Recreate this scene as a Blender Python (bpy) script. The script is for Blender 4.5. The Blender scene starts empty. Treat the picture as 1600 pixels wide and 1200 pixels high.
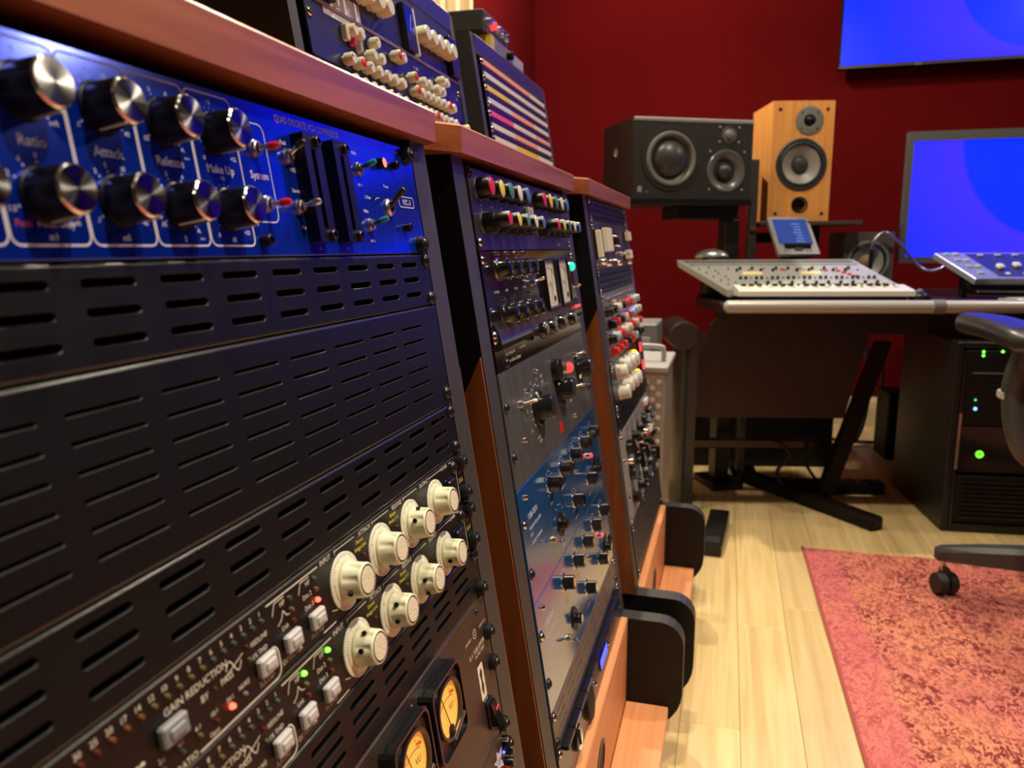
import bpy, math, random
from mathutils import Matrix, Vector
random.seed(7)
S = bpy.context.scene
COL = S.collection

# ------------------------------------------------------------------ camera
CAMZ = 0.93
YAW, PITCH, ROLL = 0.27203387, 0.17533986, -0.00450059
fw = Vector((-math.sin(YAW)*math.cos(PITCH), math.cos(YAW)*math.cos(PITCH), -math.sin(PITCH)))
rt = Vector((math.cos(YAW), math.sin(YAW), 0)); up = rt.cross(fw)
r2 = math.cos(ROLL)*rt + math.sin(ROLL)*up
u2 = -math.sin(ROLL)*rt + math.cos(ROLL)*up
cd = bpy.data.cameras.new('camera'); cam = bpy.data.objects.new('camera', cd); COL.objects.link(cam)
cam.matrix_world = Matrix(((r2.x, u2.x, -fw.x, 0), (r2.y, u2.y, -fw.y, 0), (r2.z, u2.z, -fw.z, CAMZ), (0, 0, 0, 1)))
cd.sensor_width = 36; cd.lens = 27.0; cd.clip_start = 0.01; cd.clip_end = 50
cd.dof.use_dof = True; cd.dof.focus_distance = 0.70; cd.dof.aperture_fstop = 9.0
S.camera = cam

# ------------------------------------------------------------------ world, lights, exposure
W = bpy.data.worlds.new('world'); S.world = W; W.use_nodes = True
W.node_tree.nodes['Background'].inputs[0].default_value = (1.0, 0.80, 0.62, 1)
W.node_tree.nodes['Background'].inputs[1].default_value = 0.03
S.view_settings.view_transform = 'Standard'; S.view_settings.look = 'None'
S.view_settings.exposure = 0.22; S.view_settings.gamma = 1.0
S.view_settings.use_curve_mapping = False
CEIL = 2.62
WARM = (1.0, 0.87, 0.66)
# ceiling downlights, some added as fill: x, y, watts, half-angle degrees
DOWNLIGHTS = [(-0.12, 0.85, 95, 42), (-0.44, 3.12, 145, 84), (1.95, 2.9, 45, 76), (0.38, 2.08, 75, 76), (0.95, -0.9, 30, 58), (0.78, 0.45, 200, 45), (-0.60, 2.15, 55, 74)]  # lamps at desk right end, behind viewer and by battens are added fill

# ------------------------------------------------------------------ materials
MATS = {}
def mat(name, col=(.5, .5, .5), rough=.5, metal=0., spec=.5, coat=0., emit=None, es=1., aniso=0., noise=None, bump=0., bscale=400., trans=0.):
    if name in MATS: return MATS[name]
    m = bpy.data.materials.new(name); m.use_nodes = True; nt = m.node_tree; b = nt.nodes['Principled BSDF']
    b.inputs['Base Color'].default_value = (*col, 1); b.inputs['Roughness'].default_value = rough
    b.inputs['Metallic'].default_value = metal; b.inputs['Specular IOR Level'].default_value = spec
    b.inputs['Coat Weight'].default_value = coat; b.inputs['Coat Roughness'].default_value = .12
    if trans: b.inputs['Transmission Weight'].default_value = trans
    if emit: b.inputs['Emission Color'].default_value = (*emit, 1); b.inputs['Emission Strength'].default_value = es
    if aniso:
        b.inputs['Anisotropic'].default_value = aniso
        t = nt.nodes.new('ShaderNodeTangent'); t.direction_type = 'RADIAL'; t.axis = 'Z'
        nt.links.new(t.outputs[0], b.inputs['Tangent'])
    if noise or bump:
        tc = nt.nodes.new('ShaderNodeTexCoord'); n = nt.nodes.new('ShaderNodeTexNoise')
        n.inputs['Scale'].default_value = noise[1] if noise else bscale; n.inputs['Detail'].default_value = 4
        nt.links.new(tc.outputs['Object'], n.inputs['Vector'])
        if noise:
            mx = nt.nodes.new('ShaderNodeMix'); mx.data_type = 'RGBA'
            k = noise[0]; mx.inputs[6].default_value = (*[c*(1-k) for c in col], 1); mx.inputs[7].default_value = (*[min(1, c*(1+k)) for c in col], 1)
            nt.links.new(n.outputs['Fac'], mx.inputs[0]); nt.links.new(mx.outputs[2], b.inputs['Base Color'])
        if bump:
            n2 = nt.nodes.new('ShaderNodeTexNoise'); n2.inputs['Scale'].default_value = bscale; n2.inputs['Detail'].default_value = 2
            nt.links.new(tc.outputs['Object'], n2.inputs['Vector'])
            bp = nt.nodes.new('ShaderNodeBump'); bp.inputs['Strength'].default_value = bump; bp.inputs['Distance'].default_value = .001
            nt.links.new(n2.outputs['Fac'], bp.inputs['Height']); nt.links.new(bp.outputs[0], b.inputs['Normal'])
    MATS[name] = m; return m

def wood(name, c1, c2, c3, axis='Y', scale=1., rough=.35, coat=.2, rnd=0.):
    if name in MATS: return MATS[name]
    m = bpy.data.materials.new(name); m.use_nodes = True; nt = m.node_tree; b = nt.nodes['Principled BSDF']
    L = nt.links.new
    tc = nt.nodes.new('ShaderNodeTexCoord'); mp = nt.nodes.new('ShaderNodeMapping')
    sc = {'X': (1.2, 30, 30), 'Y': (30, 1.2, 30), 'Z': (30, 30, 1.2)}[axis]
    mp.inputs['Scale'].default_value = tuple(s*scale for s in sc)
    L(tc.outputs['Object'], mp.inputs['Vector'])
    vec = mp.outputs[0]
    if rnd:
        oi = nt.nodes.new('ShaderNodeObjectInfo'); va = nt.nodes.new('ShaderNodeVectorMath'); va.operation = 'SCALE'
        va.inputs[0].default_value = (37, 91, 53); L(oi.outputs['Random'], va.inputs['Scale'])
        vb = nt.nodes.new('ShaderNodeVectorMath'); L(vec, vb.inputs[0]); L(va.outputs[0], vb.inputs[1]); vec = vb.outputs[0]
    n = nt.nodes.new('ShaderNodeTexNoise'); n.inputs['Scale'].default_value = 2.2; n.inputs['Detail'].default_value = 6; n.inputs['Distortion'].default_value = .6
    L(vec, n.inputs['Vector'])
    cr = nt.nodes.new('ShaderNodeValToRGB'); e = cr.color_ramp
    e.elements[0].position = .3; e.elements[0].color = (*c1, 1); e.elements[1].position = .72; e.elements[1].color = (*c3, 1)
    k = e.elements.new(.5); k.color = (*c2, 1)
    L(n.outputs['Fac'], cr.inputs[0]); out = cr.outputs[0]
    if rnd:
        hs = nt.nodes.new('ShaderNodeHueSaturation'); mr = nt.nodes.new('ShaderNodeMapRange')
        mr.inputs['To Min'].default_value = 1-rnd; mr.inputs['To Max'].default_value = 1+rnd*.5
        L(oi.outputs['Random'], mr.inputs[0]); L(mr.outputs[0], hs.inputs['Value']); L(out, hs.inputs['Color']); out = hs.outputs[0]
    L(out, b.inputs['Base Color'])
    b.inputs['Roughness'].default_value = rough; b.inputs['Coat Weight'].default_value = coat; b.inputs['Coat Roughness'].default_value = .2
    MATS[name] = m; return m

cherry = wood('cherry', (.24, .066, .021), (.37, .112, .042), (.46, .155, .063), 'Y', 1.0, .36, .25)
cherry_v = wood('cherry_upright', (.13, .032, .006), (.17, .045, .009), (.20, .055, .013), 'Z', 1.3, .45, .1)
cherry_l = wood('cherry_light', (.60, .235, .09), (.70, .285, .12), (.76, .33, .15), 'Y', 1.0, .5, .05)
maple = wood('maple', (.60, .42, .185), (.71, .52, .245), (.79, .60, .31), 'Y', .8, .38, .3, rnd=.16)
spkwood = wood('speaker_veneer', (.60, .26, .062), (.70, .31, .082), (.75, .36, .10), 'Z', 1.1, .42, .15)
creamwood = wood('cream_batten', (.55, .42, .24), (.66, .53, .33), (.72, .60, .40), 'Z', .6, .5, .05, rnd=.25)
BLK = mat('black_powder', (.0050, .0048, .0053), .42, spec=.24, bump=.05, bscale=1500)
BLKE = mat('black_rolled_edge', (.02, .02, .021), .24, spec=.6)
BLKG = mat('black_gloss', (.008, .008, .009), .16, spec=.6)
BLKM = mat('black_matte', (.005, .005, .0055), .6, spec=.3)
BLKS = mat('black_satin', (.008, .008, .008), .34, spec=.4)
BOARD = mat('black_board', (.005, .004, .004), .45, spec=.22, bump=.04, bscale=600)
EDGE = mat('grey_edge', (.035, .032, .031), .5)
GREY = mat('dark_grey', (.06, .06, .062), .45)
MGREY = mat('mid_grey', (.20, .20, .21), .4)
LGREY = mat('light_grey', (.42, .42, .42), .4)
SILV = mat('silver_paint', (.50, .50, .49), .32, metal=.6)
CHROME = mat('chrome', (.75, .74, .72), .12, metal=1.)
STEEL = mat('steel', (.55, .53, .50), .28, metal=1.)
BSTEEL = mat('black_steel', (.05, .048, .046), .28, metal=.8)
BRASS = mat('brass_bush', (.62, .50, .28), .25, metal=1.)
WHITEP = mat('white_print', (.72, .72, .74), .6)
LILACP = mat('lilac_print', (.80, .80, .92), .6)
CREAMP = mat('cream_print', (.72, .66, .54), .6)
YELP = mat('yellow_print', (.75, .62, .04), .6)
REDP = mat('red_print', (.6, .08, .06), .6)
BLKP = mat('black_print', (.02, .02, .02), .6)
CREAM = mat('cream_plastic', (.66, .64, .46), .28, spec=.5)
CREAM2 = mat('cream_textured', (.70, .62, .47), .6, bump=.6, bscale=900)
DIAL = mat('dial_plate', (.74, .71, .60), .35)
BLUEP = mat('blue_anodised', (.003, .030, .46), .15, metal=.5, spec=.6)
TTBLUE = mat('blue_enamel', (.012, .065, .20), .13, spec=.9, coat=.8)
NAVY = mat('navy_panel', (.010, .010, .055), .35, spec=.5)
PURP = mat('purple_black', (.020, .014, .030), .40)
BRONZE = mat('bronze_panel', (.045, .028, .021), .42, metal=.3)
TAUPE = mat('taupe_panel', (.13, .105, .085), .42, metal=.3)
GREYP = mat('grey_enamel', (.070, .070, .072), .26, spec=.7)
APIP = mat('steel_grey_panel', (.15, .15, .155), .33, metal=.4)
NEVEP = mat('pale_grey_panel', (.30, .29, .27), .38, metal=.2)
SPUN = mat('spun_metal', (.20, .19, .19), .20, metal=1., aniso=.95)
KNOBB = mat('knob_black', (.004, .004, .0045), .32, spec=.35)
REDC = mat('red_plastic', (.62, .02, .015), .28)
YELC = mat('yellow_plastic', (.72, .55, .02), .28)
GRNC = mat('green_plastic', (.05, .20, .10), .28)
WHTC = mat('white_plastic', (.68, .65, .58), .3)
BLUC = mat('blue_plastic', (.05, .16, .42), .28)
TEAL = mat('teal_plastic', (.01, .22, .30), .25)
REDT = mat('red_translucent', (.5, .015, .01), .15)
PINKC = mat('pink_plastic', (.75, .07, .25), .35)
LEDG = mat('led_green_on', (.1, .6, .05), .3, emit=(.12, 1., .04), es=5)
LEDR = mat('led_red_on', (.8, .05, .02), .3, emit=(1., .06, .03), es=6)
LEDB = mat('led_blue_on', (.1, .1, .8), .3, emit=(.05, .06, 1.), es=5)
LEDC = mat('led_skyblue_on', (.2, .4, .8), .3, emit=(.16, .40, 1.), es=3)
LEDA = mat('led_amber_on', (.9, .5, .02), .3, emit=(1., .55, .03), es=2.2)
LEDT = mat('jewel_teal_on', (.05, .6, .45), .15, emit=(.02, .75, .5), es=1.0)
LEDK = mat('jewel_red_on', (.7, .03, .02), .15, emit=(1., .05, .06), es=1.2)
LOFFG = mat('led_green_off', (0.050, 0.075, 0.050), .2)
LOFFY = mat('led_yellow_off', (0.110, 0.090, 0.035), .2)
LOFFR = mat('led_red_off', (0.100, 0.015, 0.010), .2)
LOFFO = mat('led_orange_off', (0.150, 0.055, 0.015), .2)
BUTT = mat('button_grey', (.46, .44, .45), .32)
RUBBER = mat('rubber', (.012, .012, .012), .55)
CONE = mat('speaker_cone', (.035, .035, .036), .38)
ALUC = mat('aluminium_cone', (.35, .34, .32), .35, metal=.6)
PAPER = mat('meter_paper', (.66, .63, .50), .5)
AMBER = mat('meter_lamp_face', (.8, .45, .09), .5, emit=(1., .42, .06), es=.42)
GLASS = mat('meter_glass', (1, 1, 1), .02, trans=1.)
WALLR = mat('red_fabric_wall', (.084, .0018, .0030), .9, spec=.06, noise=(.14, 3.), bump=.5, bscale=500)
CEILM = mat('ceiling_paint', (.16, .15, .14), .9, spec=.2)
BASEB = mat('baseboard_paint', (.62, .50, .33), .5)
PLASTER = mat('plaster', (.16, .11, .08), .9, spec=.2)

# ------------------------------------------------------------------ mesh builder
TCACHE = {}
def text_geo(s):
    if s in TCACHE: return TCACHE[s]
    c = bpy.data.curves.new('t', 'FONT'); c.body = s; c.size = 1.; c.resolution_u = 2; c.fill_mode = 'FRONT'
    o = bpy.data.objects.new('t', c)
    me = o.to_mesh()
    v = [tuple(x.co) for x in me.vertices]; f = [tuple(p.vertices) for p in me.polygons]
    o.to_mesh_clear(); bpy.data.objects.remove(o); bpy.data.curves.remove(c)
    TCACHE[s] = (v, f); return v, f

class MB:
    def __init__(s, scale=.001): s.v = []; s.f = []; s.m = []; s.sm = []; s.mats = []; s.k = scale
    def add(s, vs, fs, m, smooth=False, M=None):
        if m not in s.mats: s.mats.append(m)
        i = s.mats.index(m); o = len(s.v)
        for p in vs:
            p = Vector(p)
            if M is not None: p = M @ p
            s.v.append(p*s.k)
        for f in fs: s.f.append([a+o for a in f]); s.m.append(i); s.sm.append(smooth)
        return s
    def box(s, lo, hi, m, b=0., M=None):
        (x0, y0, z0), (x1, y1, z1) = lo, hi
        if x0 > x1: x0, x1 = x1, x0
        if y0 > y1: y0, y1 = y1, y0
        if z0 > z1: z0, z1 = z1, z0
        if b <= 0:
            vs = [(x, y, z) for z in (z0, z1) for y in (y0, y1) for x in (x0, x1)]
            return s.add(vs, [(0, 2, 3, 1), (4, 5, 7, 6), (0, 1, 5, 4), (2, 6, 7, 3), (0, 4, 6, 2), (1, 3, 7, 5)], m, False, M)
        vs = []; idx = {}
        for zi, z in enumerate((z0, z1)):
            for yi, y in enumerate((y0, y1)):
                for xi, x in enumerate((x0, x1)):
                    sx, sy, sz = (1-2*xi)*b, (1-2*yi)*b, (1-2*zi)*b
                    idx[xi, yi, zi] = len(vs)
                    vs += [(x, y+sy, z+sz), (x+sx, y, z+sz), (x+sx, y+sy, z)]
        fs = []
        def I(x, y, z, a): return idx[x, y, z]+a
        for i in (0, 1):
            q = [I(i, 0, 0, 0), I(i, 1, 0, 0), I(i, 1, 1, 0), I(i, 0, 1, 0)]; fs.append(q if i else q[::-1])
            q = [I(0, i, 0, 1), I(1, i, 0, 1), I(1, i, 1, 1), I(0, i, 1, 1)]; fs.append(q[::-1] if i else q)
            q = [I(0, 0, i, 2), I(1, 0, i, 2), I(1, 1, i, 2), I(0, 1, i, 2)]; fs.append(q if i else q[::-1])
        for i in (0, 1):
            for j in (0, 1):
                q = [I(i, j, 0, 0), I(i, j, 0, 1), I(i, j, 1, 1), I(i, j, 1, 0)]; fs.append(q if i == j else q[::-1])
                q = [I(i, 0, j, 2), I(i, 0, j, 0), I(i, 1, j, 0), I(i, 1, j, 2)]; fs.append(q if i == j else q[::-1])
                q = [I(0, i, j, 1), I(0, i, j, 2), I(1, i, j, 2), I(1, i, j, 1)]; fs.append(q if i == j else q[::-1])
        for x in (0, 1):
            for y in (0, 1):
                for z in (0, 1):
                    t = [I(x, y, z, 0), I(x, y, z, 1), I(x, y, z, 2)]; fs.append(t if (x+y+z) % 2 else t[::-1])
        return s.add(vs, fs, m, False, M)
    def lathe(s, prof, m, n=20, M=None, split=38.):
        # prof: list of (r, z[, material]); consecutive segments split where the angle is sharp
        runs = []; cur = [prof[0]]
        for i in range(1, len(prof)):
            cur.append(prof[i])
            if i < len(prof)-1:
                a = math.atan2(prof[i][1]-prof[i-1][1], prof[i][0]-prof[i-1][0]); b = math.atan2(prof[i+1][1]-prof[i][1], prof[i+1][0]-prof[i][0])
                d = abs((b-a+math.pi) % (2*math.pi)-math.pi)
                mc = len(prof[i+1]) > 2 or len(prof[i]) > 2
                if math.degrees(d) > split or mc: runs.append(cur); cur = [prof[i]]
        runs.append(cur)
        for run in runs:
            mm = run[-1][2] if len(run[-1]) > 2 else m
            vs = []; fs = []; rings = []
            for q in run:
                r, z = q[0], q[1]
                if r < 1e-6: rings.append([len(vs)]); vs.append((0, 0, z))
                else:
                    rings.append(list(range(len(vs), len(vs)+n)))
                    vs += [(r*math.cos(2*math.pi*k/n), r*math.sin(2*math.pi*k/n), z) for k in range(n)]
            for a, b in zip(rings[:-1], rings[1:]):
                for k in range(n):
                    k2 = (k+1) % n
                    if len(a) == 1 and len(b) == 1: continue
                    if len(a) == 1: fs.append((a[0], b[k2], b[k]))
                    elif len(b) == 1: fs.append((a[k], a[k2], b[0]))
                    else: fs.append((a[k], a[k2], b[k2], b[k]))
            s.add(vs, fs, mm, True, M)
        return s
    def cyl(s, p0, p1, r0, m, r1=None, n=14):
        p0, p1 = Vector(p0), Vector(p1); d = p1-p0; L = d.length
        M = Matrix.Translation(p0) @ d.to_track_quat('Z', 'Y').to_matrix().to_4x4()
        r1 = r0 if r1 is None else r1
        return s.lathe([(0, 0), (r0, 0), (r1, L), (0, L)], m, n, M)
    def prism(s, poly, z0, z1, m, M=None, b=0., smooth=False):
        n = len(poly); vs = [(x, y, z0) for x, y in poly]+[(x, y, z1-b) for x, y in poly]
        fs = [tuple(range(n))[::-1]]+[(i, (i+1) % n, n+(i+1) % n, n+i) for i in range(n)]
        if b:
            cx = sum(p[0] for p in poly)/n; cy = sum(p[1] for p in poly)/n
            ins = []
            for i in range(n):
                p, q, r = Vector(poly[i-1]), Vector(poly[i]), Vector(poly[(i+1) % n])
                d1 = (q-p).normalized(); d2 = (r-q).normalized(); n1 = Vector((-d1.y, d1.x)); n2 = Vector((-d2.y, d2.x))
                t = (n1+n2); t = t/max(.3, t.dot(n1)); ins.append(q+t*b)
            vs += [(p.x, p.y, z1) for p in ins]
            fs += [(n+i, n+(i+1) % n, 2*n+(i+1) % n, 2*n+i) for i in range(n)]; fs.append(tuple(range(2*n, 3*n)))
        else: fs.append(tuple(range(n, 2*n)))
        return s.add(vs, fs, m, smooth, M)
    def tube(s, pts, r, m, n=10, r1=None):
        pts = [Vector(p) for p in pts]; vs = []; fs = []; N = len(pts); ref = Vector((0.13, .31, .94))
        for i, p in enumerate(pts):
            d = (pts[min(i+1, N-1)]-pts[max(i-1, 0)]).normalized(); a = d.cross(ref).normalized(); b = d.cross(a)
            rr = r if r1 is None else r+(r1-r)*i/(N-1)
            vs += [p+a*(rr*math.cos(2*math.pi*k/n))+b*(rr*math.sin(2*math.pi*k/n)) for k in range(n)]
        for i in range(N-1):
            for k in range(n): fs.append((i*n+k, (i+1)*n+k, (i+1)*n+(k+1) % n, i*n+(k+1) % n))
        fs += [tuple(range(n)), tuple(range((N-1)*n, N*n))[::-1]]
        return s.add(vs, fs, m, True)
    def frame(s, outer, inner, z0, z1, m, M=None):
        # ring between two equally long polygons
        n = len(outer); vs = [(x, y, z) for z in (z0, z1) for P in (outer, inner) for x, y in P]; fs = []
        for i in range(n):
            j = (i+1) % n
            fs += [(2*n+i, 2*n+j, 3*n+j, 3*n+i), (i, j, 2*n+j, 2*n+i), (n+j, n+i, 3*n+i, 3*n+j), (j, i, n+i, n+j)]
        return s.add(vs, fs, m, False, M)
    def text(s, t, x, y, h, m, z=.15, al='c', sx=1., rot=0., M=None):
        v, f = text_geo(t)
        if not v: return s
        k = h/.70; x0 = min(p[0] for p in v); x1 = max(p[0] for p in v); w = (x1-x0)
        off = {'l': x0, 'c': (x0+x1)/2, 'r': x1}[al]; c, sn = math.cos(rot), math.sin(rot)
        vs = []
        for p in v:
            a = (p[0]-off)*k*sx; b = (p[1]-.35)*k
            vs.append((x+a*c-b*sn, y+a*sn+b*c, z))
        return s.add(vs, f, m, False, M)
    def line(s, pts, w, m, z=.15, close=False, M=None):
        P = [Vector(p) for p in pts]; n = len(P); vs = []; fs = []
        for i in range(n):
            a = P[i-1] if (i > 0 or close) else P[i]; c = P[(i+1) % n] if (i < n-1 or close) else P[i]
            d1 = (P[i]-a); d2 = (c-P[i]); d1 = d1.normalized() if d1.length > 1e-9 else d2.normalized(); d2 = d2.normalized() if d2.length > 1e-9 else d1
            n1 = Vector((-d1.y, d1.x)); n2 = Vector((-d2.y, d2.x)); t = n1+n2; t = t/max(.4, t.dot(n1))
            vs += [(*(P[i]+t*w/2), z), (*(P[i]-t*w/2), z)]
        for i in range(n if close else n-1):
            j = (i+1) % n; fs.append((2*i+1, 2*j+1, 2*j, 2*i))
        return s.add(vs, fs, m, False, M)
    def mesh(s, name):
        me = bpy.data.meshes.new(name); me.from_pydata([tuple(p) for p in s.v], [], s.f)
        for m in s.mats: me.materials.append(m)
        me.polygons.foreach_set('material_index', s.m); me.polygons.foreach_set('use_smooth', s.sm); me.update(); return me
    def build(s, name, parent=None, loc=(0, 0, 0), rot=(0, 0, 0)):
        return put(name, s.mesh(name), parent, loc, rot, s.k)

def put(name, me, parent=None, loc=(0, 0, 0), rot=(0, 0, 0), k=.001):
    o = bpy.data.objects.new(name, me); COL.objects.link(o)
    if parent: o.parent = parent
    o.location = Vector(loc)*k; o.rotation_euler = rot; return o
def thing(name, label, cat, M=None, group=None):
    o = bpy.data.objects.new(name, None); COL.objects.link(o); o.empty_display_size = .05
    if M is not None: o.matrix_world = M
    o['label'] = label; o['category'] = cat
    if group: o['group'] = group
    return o
def tag(o, label, cat, group=None):
    o['label'] = label; o['category'] = cat
    if group: o['group'] = group
    return o
def struct(o): o['kind'] = 'structure'; return o
def rr(x0, y0, x1, y1, r, n=4):
    P = []
    for cx, cy, a in ((x1-r, y0+r, -90), (x1-r, y1-r, 0), (x0+r, y1-r, 90), (x0+r, y0+r, 180)):
        for i in range(n+1):
            t = math.radians(a+90*i/n); P.append((cx+r*math.cos(t), cy+r*math.sin(t)))
    return P
def circ(x, y, r, n=20): return [(x+r*math.cos(2*math.pi*i/n), y+r*math.sin(2*math.pi*i/n)) for i in range(n)]
def arc(x, y, r, a0, a1, n=12): return [(x+r*math.cos(math.radians(a0+(a1-a0)*i/n)), y+r*math.sin(math.radians(a0+(a1-a0)*i/n))) for i in range(n+1)]
def RZ(a): return Matrix.Rotation(a, 4, 'Z')
def T(*p): return Matrix.Translation(Vector(p))
# ------------------------------------------------------------------ room shell
XL, XR, YF, YB = -1.06, 3.2, -1.9, 4.3
fl = struct(MB(1).box((XL-.1, YF-.1, -.10), (XR+.1, YB+.1, -.012), mat('subfloor', (.25, .17, .08), .8)).build('floor'))
PW = .116; plank_me = {}
def plank_mesh(L):
    L = round(L, 3)
    if L not in plank_me:
        w = PW/2-.0004
        plank_me[L] = MB(1).box((-w, -L/2+.0004, -.012), (w, L/2-.0004, 0), maple, .0009).mesh('plank')
    return plank_me[L]
row = 0; x = .061-PW*9.5
while x < XR:
    off = {9: 1.43, 10: 1.875, 11: 2.0}.get(row, random.uniform(0, 1.))
    y = off-1.0*math.ceil((off-YF)/1.0)
    while y < YB:
        a, b = max(y, YF), min(y+1.0, YB)
        if b-a > .03 and x > XL-.06: put('plank', plank_mesh(b-a), fl, (x, (a+b)/2, 0), k=1)
        y += 1.0
    x += PW; row += 1
struct(MB(1).box((XL-.1, YF-.1, CEIL), (XR+.1, YB+.1, CEIL+.1), CEILM).build('ceiling'))
struct(MB(1).box((XL, YB, 0), (XR, YB+.1, CEIL), WALLR).build('wall_back'))
struct(MB(1).box((XR, YF, 0), (XR+.1, YB, CEIL), WALLR).build('wall_right'))
struct(MB(1).box((XL, YF-.1, 0), (XR, YF, CEIL), PLASTER).build('wall_front'))
wl = struct(MB(1).box((XL-.1, YF, 0), (XL-.03, 3.19, CEIL), PLASTER).box((XL-.1, 3.19, 0), (XL, YB+.1, CEIL), WALLR).build('wall_left'))
y = .8; bi = 0
bme = {}
while y < 3.17:
    w = (.052, .075, .04)[bi % 3]; d = (.045, .02, .06)[bi % 3]
    if (w, d) not in bme: bme[w, d] = MB(1).box((0, 0, 0), (d, w-.003, CEIL-.01), creamwood, .002).mesh('batten')
    if y+w < 3.19: put('batten', bme[w, d], wl, (XL-.03, y, .005), k=1)
    y += w; bi += 1
bb = MB(1)
bb.prism([(0, 0), (.018, 0), (.018, .13), (.010, .155), (0, .155)], 0, XR-XL-.05, BASEB, Matrix(((0, 0, 1, XL+.03), (-1, 0, 0, YB), (0, 1, 0, 0), (0, 0, 0, 1))))
struct(bb.build('baseboard_back'))

# ceiling downlights: recessed can, ring, glowing lens and the lamp itself
for i, (lx, ly, wt, ha) in enumerate(DOWNLIGHTS):
    nm = ['over the nearest equipment rack', 'in the far left corner over the speakers', 'added as unseen fill over the right end of the desk', 'over the edge of the rug', 'added behind the viewer as fill for the racks', 'over the near end of the rug', 'added behind the tabletop racks to brighten the left wall'][i]
    t = thing('ceiling_downlight', 'round white recessed ceiling downlight '+nm, 'ceiling light', T(lx, ly, CEIL), 'recessed ceiling downlights')
    MB().lathe([(62, -1), (62, -5), (46, -7), (44, -1)], mat('white_metal', (.7, .68, .64), .4), 28).build('trim_ring', t)
    MB().lathe([(0, -2), (44, -2)], mat('lamp_lens', (.9, .8, .6), .4, emit=WARM, es=6), 24).build('lens', t)
    ld = bpy.data.lights.new('downlight_lamp', 'SPOT'); ld.energy = wt; ld.color = WARM; ld.spot_size = math.radians(2*ha); ld.spot_blend = .75 if ha < 60 else .25; ld.shadow_soft_size = .035
    lo = bpy.data.objects.new('lamp', ld); COL.objects.link(lo); lo.parent = t; lo.location = (0, 0, -.012)

# ------------------------------------------------------------------ equipment racks
TILT = .152107; TT = math.tan(TILT); U1 = 44.45; PWID = 482.6
RACKS = {1: (-.2665, .1504, 0., CAMZ+.0834), 2: (-.268, .785, .004, CAMZ+.085), 3: (-.251, 1.41, .0058, CAMZ+.0900)}
def rack_M(i): X0, Y0, a, zt = RACKS[i]; return T(X0, Y0, 0) @ RZ(-a)
def face_M(i, v, u=0, w=0):
    zt = RACKS[i][3]; s, c = math.sin(TILT), math.cos(TILT)
    F = Matrix(((0, -s, c, 0), (1, 0, 0, 0), (0, c, s, zt), (0, 0, 0, 1)))
    return rack_M(i) @ F @ T(u/1000, -v/1000, w/1000)
def build_rack(i, label):
    zt = RACKS[i][3]; xf = lambda z: (zt-z)*TT
    t = thing('equipment_rack', label, 'rack', rack_M(i), 'slanted studio racks')
    XY = lambda y: Matrix(((1, 0, 0, 0), (0, 0, -1, y), (0, 1, 0, 0), (0, 0, 0, 1)))   # profile (x,z) extruded along -y
    zT = CAMZ+.092
    prof = [(-.56, .07), (.14, .07)]+arc(.145, .155, .075, -80, 0, 6)+arc(.178, .243, .042, 0, 90, 5)+[(xf(.285)-.001, .285), (xf(zT)-.001, zT), (-.56, zT)]
    nb = len(prof)
    for y0, y1 in ((-.041, -.006), (.4866, .5196)):
        m = MB(1)
        vs = [(x, y0, z) for x, z in prof]+[(x, y1, z) for x, z in prof]
        fe = [(k, k+nb, (k+1) % nb+nb, (k+1) % nb) for k in range(nb)]
        m.add(vs, [tuple(range(nb)), tuple(range(nb, 2*nb))[::-1]], BOARD)
        m.add(vs, fe, EDGE); m.build('side_board', t)
    ov = [(xf(.82)-.002, .82), (-.208, .287), (xf(.287)-.002, .287)]
    for y0 in (-.0412, .5237):
        o = MB(1).prism(ov, 0, .004, cherry_v, XY(y0)).build('wood_side_panel', t)
    p = [(-.60, -.085), (-.012, -.085), (.0125, -.048), (.0125, .512), (-.012, .537), (-.60, .537)]
    MB(1).prism(p, zT, zT+.027, cherry, None, .0022).build('top_plank', t)
    MB(1).box((xf(.285)-.006, -.005, .127), (xf(.285)+.010, .4856, .288), cherry_l, .002).build('kick_board', t)
    hm = MB(1); Mx = Matrix(((0, 0, 1, xf(.285)+.0095), (1, 0, 0, .20), (0, 1, 0, .205), (0, 0, 0, 1)))
    hm.lathe([(.030, 0), (.033, .002), (.026, .0022), (.026, .0009)], BLKS, 24, Mx).lathe([(0, .0009), (.026, .0009)], BLKM, 24, Mx); hm.build('cable_grommet', t)
    MB(1).box((xf(.285)+.0105, -.005, .105), (.197, .4856, .127), cherry_l, .0015).build('base_shelf', t)
    MB(1).box((-.56, -.0055, .08), (-.548, .486, zT-.002), BLKM).box((-.54, -.0055, .09), (.09, .486, .104), BLKM).build('back_and_bottom', t)
    for y in (-.0052, .4845):
        MB(1).prism([(xf(.33)-.012, .33), (xf(.33)-.0035, .33), (xf(zT)-.0035, zT-.004), (xf(zT)-.012, zT-.004)][::-1], 0, .003 if y < .1 else .0020, BSTEEL, XY(y+.003)).build('rail', t)
    if i == 1:
        MB(1).prism([(xf(.33)-.02, .33), (xf(.33)-.002, .33), (xf(.80)-.002, .80), (xf(.80)-.02, .80)][::-1], 0, .0022, cherry_v, XY(.4866)).build('wood_lining', t)
    for cx in (-.48, .06):
        for cy in (-.0235, .503):
            c = MB(1); c.box((cx-.022, cy-.014, .056), (cx+.022, cy+.014, .07), BSTEEL); c.cyl((cx, cy-.012, .028), (cx, cy+.012, .028), .028, RUBBER, n=18); c.build('caster', t)
    return t
build_rack(1, 'nearest slanted cherry and black rack cabinet, holding the bright blue compressor')
build_rack(2, 'middle slanted cherry and black rack cabinet, with colour-capped knobs at its top')
build_rack(3, 'farthest slanted cherry and black rack cabinet, beside the red wall and desk')

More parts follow.
